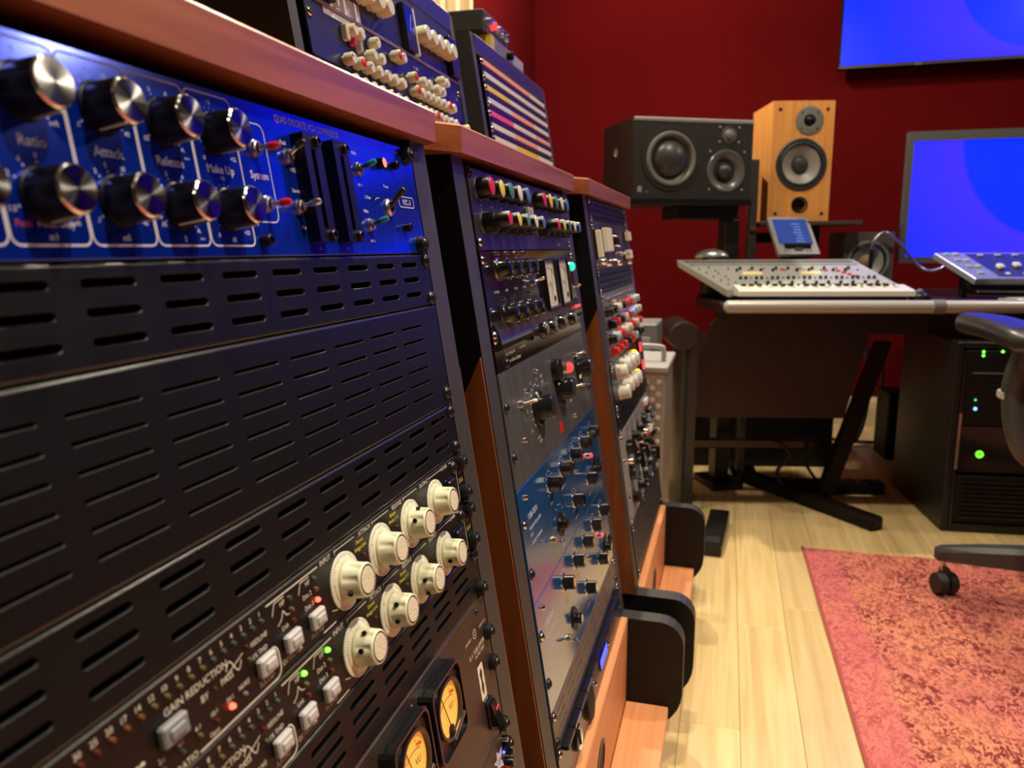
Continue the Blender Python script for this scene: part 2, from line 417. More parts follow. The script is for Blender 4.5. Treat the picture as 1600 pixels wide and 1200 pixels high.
# ------------------------------------------------------------------ small hardware shared between units
ME = {}
def proto(key, fn):
    if key not in ME:
        m = MB(); fn(m); ME[key] = m.mesh(key)
    return ME[key]
def f_cup(m):
    m.lathe([(7.2, 0), (7.4, 1), (6.6, 6.2), (4.6, 6.8)], BLKS, 18); m.lathe([(4.6, 6.8), (4.2, 7.6), (2.5, 8.3), (0, 8.6)], BSTEEL, 16)
    for a in (0, 1): m.box((-2.6, -.5, 8.0), (2.6, .5, 8.75), BLKM, M=RZ(.5+a*math.pi/2))
def f_pan(m):
    m.lathe([(5.6, 0), (5.6, .8), (4.6, 2.4), (2.5, 3.4), (0, 3.8)], BSTEEL, 16); m.lathe([(6.6, 0), (6.6, .7), (5.0, .9)], BLKS, 16)
    for a in (0, 1): m.box((-2.8, -.5, 2.6), (2.8, .5, 3.95), BLKM, M=RZ(.3+a*math.pi/2))
def f_pans(m):
    m.lathe([(5., 0), (5., .8), (4.2, 2.4), (2.3, 3.4), (0, 3.8)], CHROME, 14); m.lathe([(6.6, 0), (6.6, .7), (5.0, .9)], BLKS, 14)
    for a in (0, 1): m.box((-2.5, -.45, 2.6), (2.5, .45, 3.95), BLKM, M=RZ(.8+a*math.pi/2))
def screws(t, vs, kinds, us=(6.5, 475.5), pz=0):
    for v, kd in zip(vs, kinds):
        me = proto('screw_'+kd, {'c': f_cup, 'p': f_pan, 's': f_pans}[kd])
        for u in us: put('screw', me, t, (u, -v, pz), (0, 0, random.uniform(0, 3)))
def unit(i, v0, name, label, cat='audio unit', group=None):
    return thing(name, label, cat, face_M(i, v0), group or ['', 'units in the nearest rack', 'units in the middle rack', 'units in the farthest rack'][i])
def plate(t, h, m, thick=3., w=PWID, bev=.6, name='front_panel', x0=0, depth=120):
    b = MB(); b.box((x0, -h+.35, -thick), (x0+w, -.35, 0), m, bev)
    if depth: b.box((24, -h+2.5, -depth), (w-24, -2.5, -thick), BLKM)
    return b.build(name, t)
def vent(t, h, cols, rows, m, slot_h, slot_l, x0, pitch, v0, vp, flange=1.8):
    """slotted blank panel: every slot is a real hole with walls"""
    b = MB(); y1 = -.4; y0 = -h+.4
    ox = x0-pitch/2; xs = [ox+pitch*k for k in range(cols+1)]; ys = [-(v0-vp/2)-vp*k for k in range(rows+1)]
    r = slot_h/2
    fl_ = flange
    def face(xa, ya, xb, yb): b.add([(xa, ya, 0), (xb, ya, 0), (xb, yb, 0), (xa, yb, 0)], [(0, 1, 2, 3)], m)
    face(.5, ys[0], PWID-.5, y1-fl_); face(.5, y0+fl_, PWID-.5, ys[-1])
    face(.5, ys[-1], xs[0], ys[0]); face(xs[-1], ys[-1], PWID-.5, ys[0])
    for i in range(cols):
        for j in range(rows):
            xa, xb, yb, ya = xs[i], xs[i+1], ys[j], ys[j+1]; cx = (xa+xb)/2; cy = (ya+yb)/2; cr = cx+slot_l/2-r; cl = cx-slot_l/2+r
            H = [(cr+r*math.cos(math.radians(a)), cy+r*math.sin(math.radians(a))) for a in range(-90, 91, 30)]+[(cl+r*math.cos(math.radians(a)), cy+r*math.sin(math.radians(a))) for a in range(90, 271, 30)]
            O = [(cr, ya), (xb, ya), (xb, ya+(yb-ya)*.25), (xb, cy), (xb, ya+(yb-ya)*.75), (xb, yb), (cr, yb), (cl, yb), (xa, yb), (xa, ya+(yb-ya)*.75), (xa, cy), (xa, ya+(yb-ya)*.25), (xa, ya), (cl, ya)]
            n = 14; e = .35
            H2 = [(cx+(hx-cx)*(1-e/(slot_l/2)), cy+(hy-cy)*(1-e/r)) for hx, hy in H]
            vs = [(x, y, 0) for x, y in O]+[(x, y, 0) for x, y in H]+[(x, y, -e) for x, y in H2]+[(x, y, -2.2) for x, y in H2]; fs = []
            for k in range(n):
                k2 = (k+1) % n
                fs += [(k, k2, n+k2, n+k), (n+k, n+k2, 2*n+k2, 2*n+k), (2*n+k, 2*n+k2, 3*n+k2, 3*n+k)]
            b.add(vs, fs, m)
    for sgn, ye in ((1, y1), (-1, y0)):                      # rolled top and bottom edges
        pts = [(ye-sgn*fl_*(1-math.sin(a)), -fl_*(1-math.cos(a))) for a in [math.pi/2*q/4 for q in range(5)]]+[(ye, -14)]
        vs = []; fs = []
        for yy, zz in pts: vs += [(.5, yy, zz), (PWID-.5, yy, zz)]
        for q in range(len(pts)-1):
            fq = (2*q, 2*q+1, 2*q+3, 2*q+2); fs.append(fq if sgn > 0 else fq[::-1])
        b.add(vs, fs, BLKE if m is BLK else m, True)
    for xe in (.5, PWID-.5): b.add([(xe, y0+fl_, 0), (xe, y1-fl_, 0), (xe, y1-fl_, -2.2), (xe, y0+fl_, -2.2)], [(0, 1, 2, 3)], m)
    return b.build('front_panel', t)
def toggle(t, u, v, cap, ang=(0, 0), L=15, bush=STEEL, body=None):
    """bat toggle switch with bushing, nut and coloured sleeve"""
    key = 'toggle_%s_%d' % (cap.name, L)
    def fn(m):
        m.lathe([(1.6, 3), (1.3, 6), (1.9, L-7)], body or STEEL, 12); m.lathe([(2.0, L-7), (2.3, L-6), (2.3, L-2), (1.6, L-.4), (0, L)], cap, 12)
    b = put('toggle_switch', proto('nut_'+bush.name, lambda m: m.lathe([(5.2, 0), (5.2, 1.4), (4.4, 1.8), (4.2, 3.6), (3.0, 3.8), (2.6, 2.2)], bush, 12)), t, (u, -v, 0))
    put('lever', proto(key, fn), b, (0, 0, 1), (ang[0], ang[1], 0))
    return b
def led(t, u, v, m, r=1.3): return put('indicator_led', proto('led_%s_%.1f' % (m.name, r), lambda b: b.lathe([(r, 0), (r, r*.7), (r*.7, r*1.4), (0, r*1.7)], m, 12)), t, (u, -v, 0))

# ================================================================== RACK 1
# ---- blue compressor, 2U
t = unit(1, 0, 'blue_compressor', 'bright blue two-unit compressor with big black knobs and spun metal caps')
plate(t, 88.9, BLUEP)
b = MB(); xs = [37.8, 76.6, 115.2, 153.8, 192.4, 231.0]
for a, c in zip(xs[:-1], xs[1:]): b.line(rr(a+.5, -82.6, c-.5, -3.8, 4), .8, LILACP, close=True)
b.line([(231, -13), (254, -13)]+arc(254, -18, 5, 90, 0, 4)+[(259, -64)]+arc(254, -64, 5, 0, -90, 4)+[(231, -69)], .55, LILACP)
for u, s in ((57, 'Threshold'), (96, 'Ratio'), (134.6, 'Attack'), (173.2, 'Release'), (211.8, 'Make Up'), (247, 'System')): b.text(s, u, -42.4, 4.4, LILACP)
marks = {96: (('2', 150), ('4', 120), ('8', 90), ('10', 45), ('soft', -40), ('1.5', 200)), 134.6: (('1', 160), ('3', 128), ('5', 103), ('10', 68), ('20', 38), ('40', -35), ('.1', 212)), 173.2: (('.3', 135), ('.5', 108), ('.6', 68), ('1.2', 25), ('A.', -48), ('.05', 215)), 57: (('0', 160), ('-5', 120), ('5', 60))}
for cx, ms in marks.items():
    for cy in (-24, -63.5):
        for s, a in ms:
            b.text(s, cx+16.3*math.cos(math.radians(a)), cy+15.6*math.sin(math.radians(a)), 2.2, LILACP); b.prism(circ(cx+13.2*math.cos(math.radians(a)), cy+13.0*math.sin(math.radians(a)), .45, 6), .05, .15, LILACP)
for cy in (-24, -63.5):
    b.text('+5', 211.8, cy+16.4, 2.2, LILACP); b.text('0', 200, cy-13.5, 2.2, LILACP); b.text('+22', 224.5, cy-12, 2.2, LILACP)
    for k in range(17): a = math.radians(220-260*k/16); b.prism(circ(211.8+13.2*math.cos(a), cy+13.2*math.sin(a), .3, 5), .05, .15, LILACP)
    b.text('slow', 186, cy-15.5, 1.4, LILACP)
for u, s in ((96, 'x:1'), (134.6, 'mS'), (173.2, 'S'), (211.8, 'dB')): b.text(s, u, -79.2, 2.6, LILACP)
b.text('Mode Only', 99, -74.2, 2.7, LILACP); b.text('Peak', 84, -74.2, 2.7, REDP)
b.text('QUAD DISCRETE VCA COMPRESSOR', 274, -6.0, 4.4, LILACP, al='l', sx=.78)
for u, v, s in ((279, 20, 'Peak'), (284, 36, 'RMS'), (287, 48.5, 'Stereo SC'), (290, 71, 'Mono SC')): b.text(s, u, -v, 2.6, LILACP)
for u, v, s in ((373, 15.5, '90Hz'), (375, 38, '60Hz'), (377, 57, '90Hz'), (380, 78.5, '60Hz'), (420, 36, 'Power'), (384, 46.5, 'C Filter')): b.text(s, u, -v, 2.4, LILACP)
b.line([(396, -48), (399, -46), (404, -46)], .4, LILACP); b.text('A', 301, -84, 2., LILACP); b.text('B', 339, -84, 2., LILACP)
b.line(rr(441, -50.6, 471, -42.2, 2.4), .6, LILACP, close=True); b.text('VSC-3', 456, -46.4, 4.6, LILACP)
b.build('lettering', t)
def f_vk(m):
    m.lathe([(11.5, 0), (11.5, 1.2), (10.6, 1.6), (9.9, 16.2)], KNOBB, 28); m.lathe([(9.9, 16.2), (9.4, 16.8)], CHROME, 28); m.box((-.5, 9.6, 2), (.5, 10.9, 16), WHTC)
for cx in xs[:-1]:
    for v in (24, 63.5):
        k = put('rotary_knob', proto('vk', f_vk), t, (cx+19.4, -v, 0), (0, 0, random.uniform(2.2, 4.0)))
        put('spun_cap', proto('vcap', lambda m: m.lathe([(9.4, 16.8), (8.9, 17.2)], CHROME, 32).lathe([(8.9, 17.2), (0, 17.2)], SPUN, 32)), k)
toggle(t, 245.5, 27.9, REDT, (.0, .25)); toggle(t, 280, 28.5, BSTEEL, (-.55, .1)); toggle(t, 247.7, 59, REDT, (.05, .15)); toggle(t, 283, 58.8, STEEL, (-.1, .12))
toggle(t, 374.5, 27.2, TEAL, (-.25, .1), body=BSTEEL); toggle(t, 378.6, 67.2, TEAL, (-.2, .15), body=BSTEEL)
s_ = put('power_switch', proto('bignut', lambda m: m.lathe([(7, 0), (7, 1.2), (6, 2), (5.6, 3.4), (4.2, 3.6), (4, 1)], STEEL, 20)), t, (418, -52.7, 0))
put('lever', proto('bigbat', lambda m: m.lathe([(1.6, 0), (2.0, 10), (2.7, 16), (2.4, 18.5), (0, 19)], BSTEEL, 12)), s_, (0, 0, 1), (-.75, .2, 0))
for u0 in (288, 326):
    mtr = MB(); mtr.frame(rr(0, -81, 21, -13.5, .8, 1), rr(7.2, -73, 12.2, -23, .8, 1), 0, 9, KNOBB).box((6, -74, 0), (13.5, -22, 3), mat('smoked_window', (.004, .004, .006), .1)).build('level_meter', t, (u0, 0, 0))
    for v in (18.3, 77): put('cap_screw', proto('capscrew', lambda m: (m.lathe([(3.4, 0), (3.4, 2.4), (2.9, 2.9), (2.0, 2.9), (2.0, 1.4), (0, 1.4)], BSTEEL, 14))), t, (u0+14.8, -v, 9))
sc = MB()
for k in range(10): sc.box((316, -25-k*5.2, 0), (321-(k % 2)*2, -25.3-k*5.2, .15), LILACP)
sc.build('meter_scale', t)
for u, v in ((437, 19), (443, 68), (237.7, 80), (229, 13)): put('socket_bolt', proto('sbolt', lambda m: m.lathe([(3.3, 0), (3.3, 6), (2.8, 6.4), (1.8, 6.4), (1.8, 4.5), (0, 4.5)], KNOBB, 14)), t, (u, -v, 0))
o = put('indicator_led', proto('vled', lambda m: (m.lathe([(4.2, 0), (4.2, 5.5), (3.4, 6)], KNOBB, 16), m.lathe([(3.4, 6), (2.5, 5.6), (0, 6.4)], LEDR, 16))), t, (412, -19.6, 0))
screws(t, (7.5, 81.5), 'cc', us=(468, 9))
# ---- slotted blank panels
for v0, h, rows, kw, lab in ((2, 1, 3, dict(slot_h=4.6, slot_l=31, x0=27.5, pitch=45.9, v0=9., vp=12.2, cols=10), 'black one-unit slotted blank panel directly under the blue compressor'),
                             (3, 2, 6, dict(slot_h=2.6, slot_l=41.5, x0=49, pitch=53.6, v0=15, vp=11.6, cols=8), 'tall black two-unit slotted blank panel with six rows of slits'),
                             (5, 1, 3, dict(slot_h=4.4, slot_l=30.5, x0=33, pitch=45.9, v0=8, vp=12.1, cols=10), 'black one-unit slotted blank panel directly above the pair of cream-knob compressors'),
                             (8, 1, 3, dict(slot_h=4.4, slot_l=34, x0=21, pitch=46.2, v0=10., vp=9.8, cols=10), 'black slotted blank panel between cream-knob compressor and bronze limiter')):
    t = unit(1, v0*U1, 'blank_panel', lab, 'blank panel', 'slotted blank panels in the nearest rack')
    vent(t, h*U1, rows=rows, m=BLK, **kw)
    if h == 1: screws(t, (6.0, 38.3) if v0 != 8 else (5.5, 38.3), 'pp' if v0 != 8 else 'pc')
    else: screws(t, (78,), 'p'); [put('screw_hole', proto('hole', lambda m: (m.lathe([(3.6, .05), (2.6, .3), (2.4, -.5)], BLKS, 14), m.lathe([(0, -.4), (2.5, -.4)], BLKM, 12))), t, (u, -9, 0)) for u in (474, 9)]
# ---- pair of black compressors with cream knobs, 1U each
def f_ck(m):
    n = 64; vs = []; prof = ((11.8, 2.2), (12.4, 2.8), (12.2, 4.4), (11.9, 5.2), (11.0, 14.2), (10.9, 14.6), (10.5, 15.7), (9.9, 16.0))
    for q, (r, z) in enumerate(prof):
        for k in range(n):
            a = 2*math.pi*k/n; d = 0
            if 2 < q < 5: d = -1.25*max(0, math.cos(a*8)+.35)**2/1.82
            vs.append(((r+d)*math.cos(a), (r+d)*math.sin(a), z))
    fs = [(q*n+k, q*n+(k+1) % n, (q+1)*n+(k+1) % n, (q+1)*n+k) for q in range(len(prof)-1) for k in range(n)]
    m.add(vs, fs, CREAM, True)
    m.lathe([(14.6, .8), (14.6, 1.6), (12.4, 2.4)], CREAM, 36)
def f_cap(m):
    m.lathe([(9.9, 16.0), (9.4, 16.0)], CREAM, 36); m.lathe([(9.4, 16.02), (8.3, 16.02)], KNOBB, 36); m.lathe([(8.3, 16.02), (8.1, 16.3), (0, 16.35)], CREAM2, 36)
def f_dial(m):
    m.lathe([(18, 0), (18, .9), (17.6, 1.1), (0, 1.1)], DIAL, 48)
    for k in range(51):
        a = math.radians(240-300*k/50); L = 2.6 if k % 5 == 0 else 1.6
        m.line([(17.4*math.cos(a), 17.4*math.sin(a)), ((17.4-L)*math.cos(a), (17.4-L)*math.sin(a))], .3, BLKP, 1.2)
    for k in range(11):
        a = math.radians(240-300*k/10); m.text(str(k), 13.9*math.cos(a), 13.9*math.sin(a), 2.3, BLKP, 1.2, rot=a-math.pi/2)
def f_but(m): m.box((-7, -5.0, 0), (7, 5.0, 4.4), BUTT, 1.1); m.box((-4.6, -2.6, 4.0), (4.6, 2.6, 5.6), BUTT, .9)
for n_, v0 in ((0, 6*U1), (1, 7*U1)):
    t = unit(1, v0, 'cream_knob_compressor', ('upper' if n_ == 0 else 'lower')+' of the two black one-unit compressors with large cream dial knobs')
    PM = mat('brown_black_panel', (.006, .0045, .004), .40, spec=.4)
    b = MB(); b.box((0, -44.1, -3), (PWID, -.35, 0), PM, .9).box((24, -42, -180), (458, -2.5, -3), BLKM); b.build('front_panel', t)
    b = MB(); P = CREAMP
    for k, s in enumerate(('1', '2', '3', '4', '5', '6', '7', '8', '9', '10', '12', '14', '17', '20', '25', '30')):
        u = 169.7-k*7.75; b.text(s, u, -5.0, 2.7, P); led(t, u, 8.9, LOFFG if k < 6 else (LOFFY if k < 11 else LOFFO if k < 14 else LOFFR))
    b.text('GAIN REDUCTION', 118, -15.2, 3.6, P); b.text('BY', 121.5, -22.2, 3.2, P); b.text('PASS', 138, -22.2, 3.2, P); led(t, 128.4, 22.0, LOFFR, 1.)
    b.text('REDLINE', 166, -16.6, 2.6, P); b.text('1% THD', 165, -23.0, 2.6, P); led(t, 155.3, 15.3, LOFFR, 1.1); led(t, 155.6, 22.3, LOFFY, 1.2)
    sn = [(138+k*.75, -19.2+3.6*math.sin(k/16*2*math.pi)) for k in range(17)]; b.line(sn, .55, P); b.line([(136, -21.8), (152, -16.8)], .5, P)
    for k, (s, m_) in enumerate((('2:1', LOFFG), ('4:1', LOFFG), ('6:1', LOFFY), ('10:1', LOFFR), ('20:1', LOFFR), ('NUKE', mat('led_clear_off', (.16, .17, .19), .2)))):
        u = 90+k*11.7; b.text(s, u, -32.2 if k < 5 else -31.5, 2.3, P)
        led(t, u if k < 5 else u-1, 36, (LEDR if (k == 4 and n_ == 0) else m_), 1.5 if k == 4 else 1.2)
    b.text('Opto', 123, -40.5, 2.2, P); b.text('RATIO', 104, -42.2, 3.2, P)
    b.line([(112, -43.2), (174, -43.2)]+arc(174, -38, 5.2, -90, 0, 5)+[(179.2, -31)]+arc(174.5, -31, 4.7, 0, 90, 4), .9, P)
    for u, s, v in ((217, 'AUDIO', 38.3), (191, 'DETECTOR', 38.4), (166, 'RATIO', 38.6)):
        put('push_button', proto('dbut', f_but), t, (u, -30.3, 0)); b.text(s, u, -v-.2, 3.0 if s != 'DETECTOR' else 2.7, P)
    put('push_button', proto('dbutd', lambda m: (m.box((-8, -5, 0), (8, 5, 4.4), MGREY, 1.1), m.box((-5, -2.6, 4.), (5, 2.6, 5.6), MGREY, .9))), t, (98, -23.2, 0))
    b.text('Distressor', 82, -28, 11.0, P, al='r')
    on = {(0, 2): LEDR} if n_ == 0 else {(0, 0): LEDG, (1, 0): LEDG}
    for c, (u, ls) in enumerate(((222.6, ('HP', 'Dist 2', 'Dist 3')), (196.3, ('HP', '', 'Link')))):
        for k, s in enumerate(ls):
            v = 8.4+6.5*k; b.text(s, u-4.0, -v, 2.7, P, al='r'); led(t, u, v, on.get((c, k), (LOFFG, LOFFY, LOFFR)[k]), 1.5)
        b.line([(u-16.5, -11.5), (u-13.2, -5.6), (u-4, -5.6)], .55, P)
    b.line([(183, -18.5), (187, -16.5), (189.5, -12.5), (192, -16), (196, -17)], .55, P)
    b.line([(176, -4.0), (229, -4.0)], .8, P); b.line([(223, -42.6), (238, -42.6)], .8, P); b.line([(236, -35), (242, -37)], .5, P)
    for k, s in enumerate(('INPUT', 'ATTACK', 'RELEASE', 'OUTPUT')):
        u = 256+52.3*k; b.text(s, u-17.5, -3.6, 3.2, P); 
        b.line([(u-7, -3.0), (u+20, -3.0)], .5, P); b.line([(u-6, -1.8), (u-6, -5)], .5, P)
    for u, a, c in ((282, 'Stereo', 'Image Link'), (334.5, 'British', 'Mode (1:1)')): b.text(a, u, -7.8, 2.6, YELP); b.text(c, u, -12.0, 2.6, YELP); led(t, u+2, 18, LOFFR, 1.2)
    b.text('POWER', 441, -3.4, 2.9, P); b.line([(452, -3.2), (462, -3.2)]+arc(462, -7.2, 4, 90, 0, 4)+[(466, -36)]+arc(462, -36, 4, 0, -90, 4)+[(450, -40)], .6, P)
    b.text('Empirical', 474.5, -13.0, 2.0, P, sx=.85); b.text('Labs', 474.5, -17, 2.2, P); b.text('ELI-X', 474.5, -24, 4.0, YELP, sx=.75)
    b.build('lettering', t)
    for k in range(4):
        d = put('dial', proto('dial', f_dial), t, (256+52.3*k, -24.2, .2), (0, 0, (.35, 1.0, -1.4, 1.9, -1.2, -.7, -.3, .2)[k+4*n_]))
        kb = put('knob', proto('ck', f_ck), d); put('knob_cap', proto('ccap', f_cap), kb)
        for a in (math.pi, -2.2): put('set_screw', proto('sset', lambda m: m.cyl((0, 0, 0), (0, 0, 1.2), 1.7, KNOBB, n=12)), kb, (11.6*math.cos(a), 11.6*math.sin(a), 9), (0, math.pi/2, a))
    put('power_switch', proto('rocker', lambda m: (m.box((-9, -5, 0), (9, 5, 1.6), KNOBB, .6), m.box((-7.4, -3.6, 1.2), (7.4, 3.6, 4.4), BLKS, 1.2))), t, (446, -19, 0))
    screws(t, (8.0, 36.2), 'cc', us=(476, 7)); put('panel_screw', proto('screw_p', f_pan), t, (461, -9, 0))
# ---- bronze tube limiter, 3U
t = unit(1, 9*U1, 'bronze_limiter', 'bronze three-unit limiter with two amber-lit meters at the bottom of nearest rack')
plate(t, 3*U1, BRONZE, depth=180, bev=1.2)
b = MB(); P = CREAMP
b.text('SL-4  TUBE LIMITER', 447, -38, 4.2, P, sx=.8); b.text('VAC RAC SERIES', 452, -43.5, 3.0, P, sx=.8); b.text('INWARD', 430, -24, 2.4, P); b.text('CONNECTIONS', 468, -24, 2.4, P, sx=.7); b.line(circ(447, -24, 4, 16), .6, P, close=True); b.text('C', 447, -24, 4, P)
b.line(rr(441, -84, 452, -54, .4, 1), 2.4, P, close=True); b.prism(rr(441, -84, 452, -54, .4, 1), .05, .12, P); b.prism([(446.5, -56), (450, -61), (448, -68), (450, -74), (446.5, -82), (443, -75), (445, -68), (443, -61)], .13, .2, BRONZE)
b.text('POWER', 449, -87.5, 1.9, P); b.build('lettering', t)
def f_mbez(m):
    o = rr(0, -62, 60, 0, 9); i = rr(3, -59, 57, -3, 7)
    m.frame(o, i, 0, 11, BLKG); m.frame(rr(1., -61, 59, -1., 8.4), i, 11, 12, BLKG); m.prism(i, 0, 8.5, BRONZE)
def f_win(m):
    o = rr(7, -51, 53, -6, 21, 7); i = rr(9.5, -48.5, 50.5, -8.5, 18.5, 7); m.frame(o, i, 8.4, 12, BLKG); m.prism(i, 8.4, 8.8, AMBER)
    m.line(arc(30, -52, 31, 122, 66, 14), .6, BLKP, 9.0); m.line(arc(30, -52, 33.5, 78, 62, 8), 2.2, mat('meter_orange', (.8, .18, .02), .5), 9.0)
    m.text('VU', 37, -30, 5, BLKP, 9.0, rot=-.1); m.lathe([(4.5, 0), (4.5, 1.2), (0, 1.6)], KNOBB, 16, T(30, -46, 9))
    m.text('20', 17.5, -20.5, 2.2, BLKP, 9.0); m.text('3', 42, -19, 2.2, BLKP, 9.0); m.text('0', 37, -16, 2.2, BLKP, 9.0)
def f_needle(m): m.box((-.35, 0, 9.6), (.35, 30, 10.0), BLKP)
for u0 in (320, 254, 30):
    z = put('vu_meter', proto('mbez', f_mbez), t, (u0, -7, 0)); put('meter_face', proto('mwin', f_win), z); put('needle', proto('mneedle', f_needle), z, (30, -44, 0), (0, 0, .32))
    MB().cyl((26, -51.5, 12), (52, -44, 12), 1.5, CHROME).build('chrome_bar', z)
    g = MB()
    for k in range(5): g.box((36+k*2.2, -58, 8.5), (37.2+k*2.2, -52, 9.0), BLKP)
    g.build('grille', z)
for u, v in ((461, 10), (312, 12), (464, 122), (248, 122)): put('panel_screw', proto('pscrew', lambda m: (m.lathe([(3.2, 0), (2.8, 1.0), (0, 1.6)], BSTEEL, 12), m.box((-1.6, -.3, .8), (1.6, .3, 1.75), BLKM))), t, (u, -v, 0), (0, 0, random.random()*3))
k = put('power_switch', proto('rk2', lambda m: m.box((-8, -13, 0), (8, 13, 3), KNOBB, 1)), t, (452, -102, 0)); put('rocker', proto('rk2b', lambda m: (m.prism([(-10.5, 0), (10.5, 0), (10.5, 3), (0, 5), (-10.5, 9)], -6, 6, KNOBB, Matrix(((0, 0, 1, 0), (1, 0, 0, 0), (0, 1, 0, 2), (0, 0, 0, 1)))),)), k)
put('rocker_light', proto('rk2l', lambda m: m.prism(circ(0, 0, 2.6, 12), 0, .5, LEDK)), k, (0, 5.5, 8.2), (.38, 0, 0))
for kx, (u, vv) in enumerate(((150, 60), (180, 60), (120, 90))): put('rotary_knob', proto('ck', f_ck), t, (u, -vv, 0))
screws(t, (36, 66, 127), 'ccc', us=(475, 7))
# ---- bottom unit of rack 1, 3U, dark with miniature controls
t = unit(1, 12*U1, 'dark_bronze_patch_unit', 'dark brown unit with tiny knobs under the bronze limiter, nearest rack', group='units in the nearest rack')
plate(t, 3*U1, mat('brown_panel', (.045, .030, .024), .45, metal=.3))
b = MB(); b.prism([(452, -8), (458, -14), (466, -12), (461, -20), (465, -30), (455, -25), (446, -30), (449, -20), (442, -14), (450, -15)], .05, .3, mat('pale_blue_sticker', (.55, .55, .66), .5)); b.text('OX', 456, -19, 5, BLKP, .4); b.build('star_sticker', t)
for u, v in ((474, 30), (478, 20), (460, 42), (474, 50), (440, 40), (420, 40)):
    put('mini_knob', proto('mk', lambda m: m.lathe([(4.4, 0), (4.2, 8), (3.6, 8.8), (0, 9)], KNOBB, 14)), t, (u-4, -v, 0))
put('post', proto('post', lambda m: m.lathe([(2.2, 0), (2.4, 6), (0, 6.6)], STEEL, 12)), t, (470, -7, 0)); led(t, 468, 19, LEDB, 1.4); put('indicator', proto('ind', lambda m: m.lathe([(1.8, 0), (1.6, 4), (0, 5)], REDC, 12)), t, (467, -32, 0))
screws(t, (16, 120), 'cc', us=(477, 7))
# ================================================================== RACK 2
t = unit(2, 0, 'colour_cap_equaliser', 'purple-black two-unit equaliser with two rows of colour-capped black knobs')
plate(t, 2*U1, PURP)
CC = (REDC, YELC, GRNC, WHTC, BLUC)
kx = [30+39*k for k in range(5)]+[276+38*k for k in range(5)]
b = MB()
for j, u in enumerate(kx):
    c = CC[j % 5]
    k = put('rotary_knob', proto('eqk1', lambda m: (m.lathe([(12.6, 0), (12.6, .8), (12, 1)], STEEL, 26), m.lathe([(12, 1), (11.2, 15), (10.8, 15.6)], KNOBB, 26), m.lathe([(10.8, 15.6), (9.6, 15.8)], KNOBB, 26))), t, (u, -22, 0))
    put('coloured_cap', proto('eqc1'+c.name, lambda m: m.lathe([(9.6, 15.8), (9.2, 16.6), (6, 17.3), (0, 17.6)], c, 24)), k)
    k = put('stacked_knob', proto('eqk2', lambda m: (m.lathe([(12.8, 0), (12.8, 1), (12, 1.2)], STEEL, 26), m.lathe([(12, 1.2), (11.4, 14), (10.8, 14.4), (8.6, 14.6), (8.2, 29), (7.4, 30)], KNOBB, 26), m.box((-.6, -13, 1), (.6, -11.5, 14), STEEL))), t, (u+4, -58.5, 0))
    put('coloured_cap', proto('eqc2'+c.name, lambda m: m.lathe([(7.4, 30), (7.2, 30.6), (4, 31.2), (0, 31.4)], c, 20)), k)
    for q in range(11):
        a = math.radians(225-270*q/10); b.prism(circ(u+15.2*math.cos(a), -22+15.2*math.sin(a), .45, 5), .05, .15, LILACP); b.prism(circ(u+4+15.6*math.cos(a), -58.5+15.6*math.sin(a), .45, 5), .05, .15, LILACP)
    b.text(('LOW', 'LO MID', 'MID', 'HI MID', 'HIGH')[j % 5], u, -40, 2.4, LILACP); b.text(('GAIN', 'FREQ', 'GAIN', 'FREQ', 'GAIN')[j % 5], u, -44, 1.8, LILACP)
b.text('IN', 220, -33, 2.4, LILACP); b.text('EQUALISER', 400, -81, 3.0, LILACP); b.build('lettering', t)
for u in (222, 238): put('toggle_switch', proto('eqt', lambda m: m.box((-3.4, -7, 0), (3.4, 7, 6), LGREY, 1)), t, (u, -40, 0))
screws(t, (6, 80), 'ps', us=(6, 476))
# ---- glossy black valve compressor, 3U, curved lower lip
t = unit(2, 2*U1, 'valve_compressor', 'glossy black valve compressor with two tall cream meters and green jewel lamp')
b = MB(); GB = mat('gloss_black_panel', (.010, .008, .009), .10, spec=.7)
b.box((0, -3*U1+.4, -3), (PWID, -.4, 0), GB, .6).box((24, -3*U1+3, -160), (458, -3, -3), BLKM); b.build('front_panel', t)
lp = MB(); L = [(-78, 0)]+[(-78-24*k/10, 7*math.sin(math.pi*k/20)) for k in range(11)]+[(-103, 7), (-108, 6), (-110, 0)]
lp.prism(L, 8, 474, mat('gloss_black_lip', (.02, .02, .019), .2, spec=.7), Matrix(((0, 0, 1, 0), (1, 0, 0, 0), (0, 1, 0, 0), (0, 0, 0, 1)))).build('raised_lip', t)
def f_phk(m):
    n = 10; m.lathe([(13.5, 0), (13.5, 1), (12, 1.4)], CHROME, 24)
    m.lathe([(12, 1.4), (11, 2.5), (9.6, 15.5), (8.6, 16.2), (0, 16.4)], BLKG, 24); m.lathe([(10.6, 2.8), (10.9, 3.4), (10.4, 4.0)], CHROME, 24)
    m.box((-.6, -10.9, 3), (.6, -9.2, 16), CREAMP)
for v in (21.5, 73):
    for q in range(4): put('rotary_knob', proto('phk', f_phk), t, (60+40*q, -v, 0)); put('cap_nut', proto('cnut', lambda m: m.lathe([(2.6, 0), (2.6, 2), (1.4, 3.4), (0, 3.8)], CHROME, 12)), t, (60+40*q, -v+18, 0))
b = MB()
for q, s in enumerate(('CHANNEL', 'GAIN', 'ATTACK', 'RELEASE', 'THRESH')): b.text(s, 40+40*q, -46, 3.0, CREAMP)
b.text('THE PHOENIX', 34, -115, 6.5, CREAMP, al='l', sx=.72); b.text('valve compressor', 98, -115.5, 3.4, CREAMP, al='l', sx=.8); b.text('Thermionic Culture Ltd, England', 34, -125, 4.2, CREAMP, al='l', sx=.8); b.build('lettering', t)
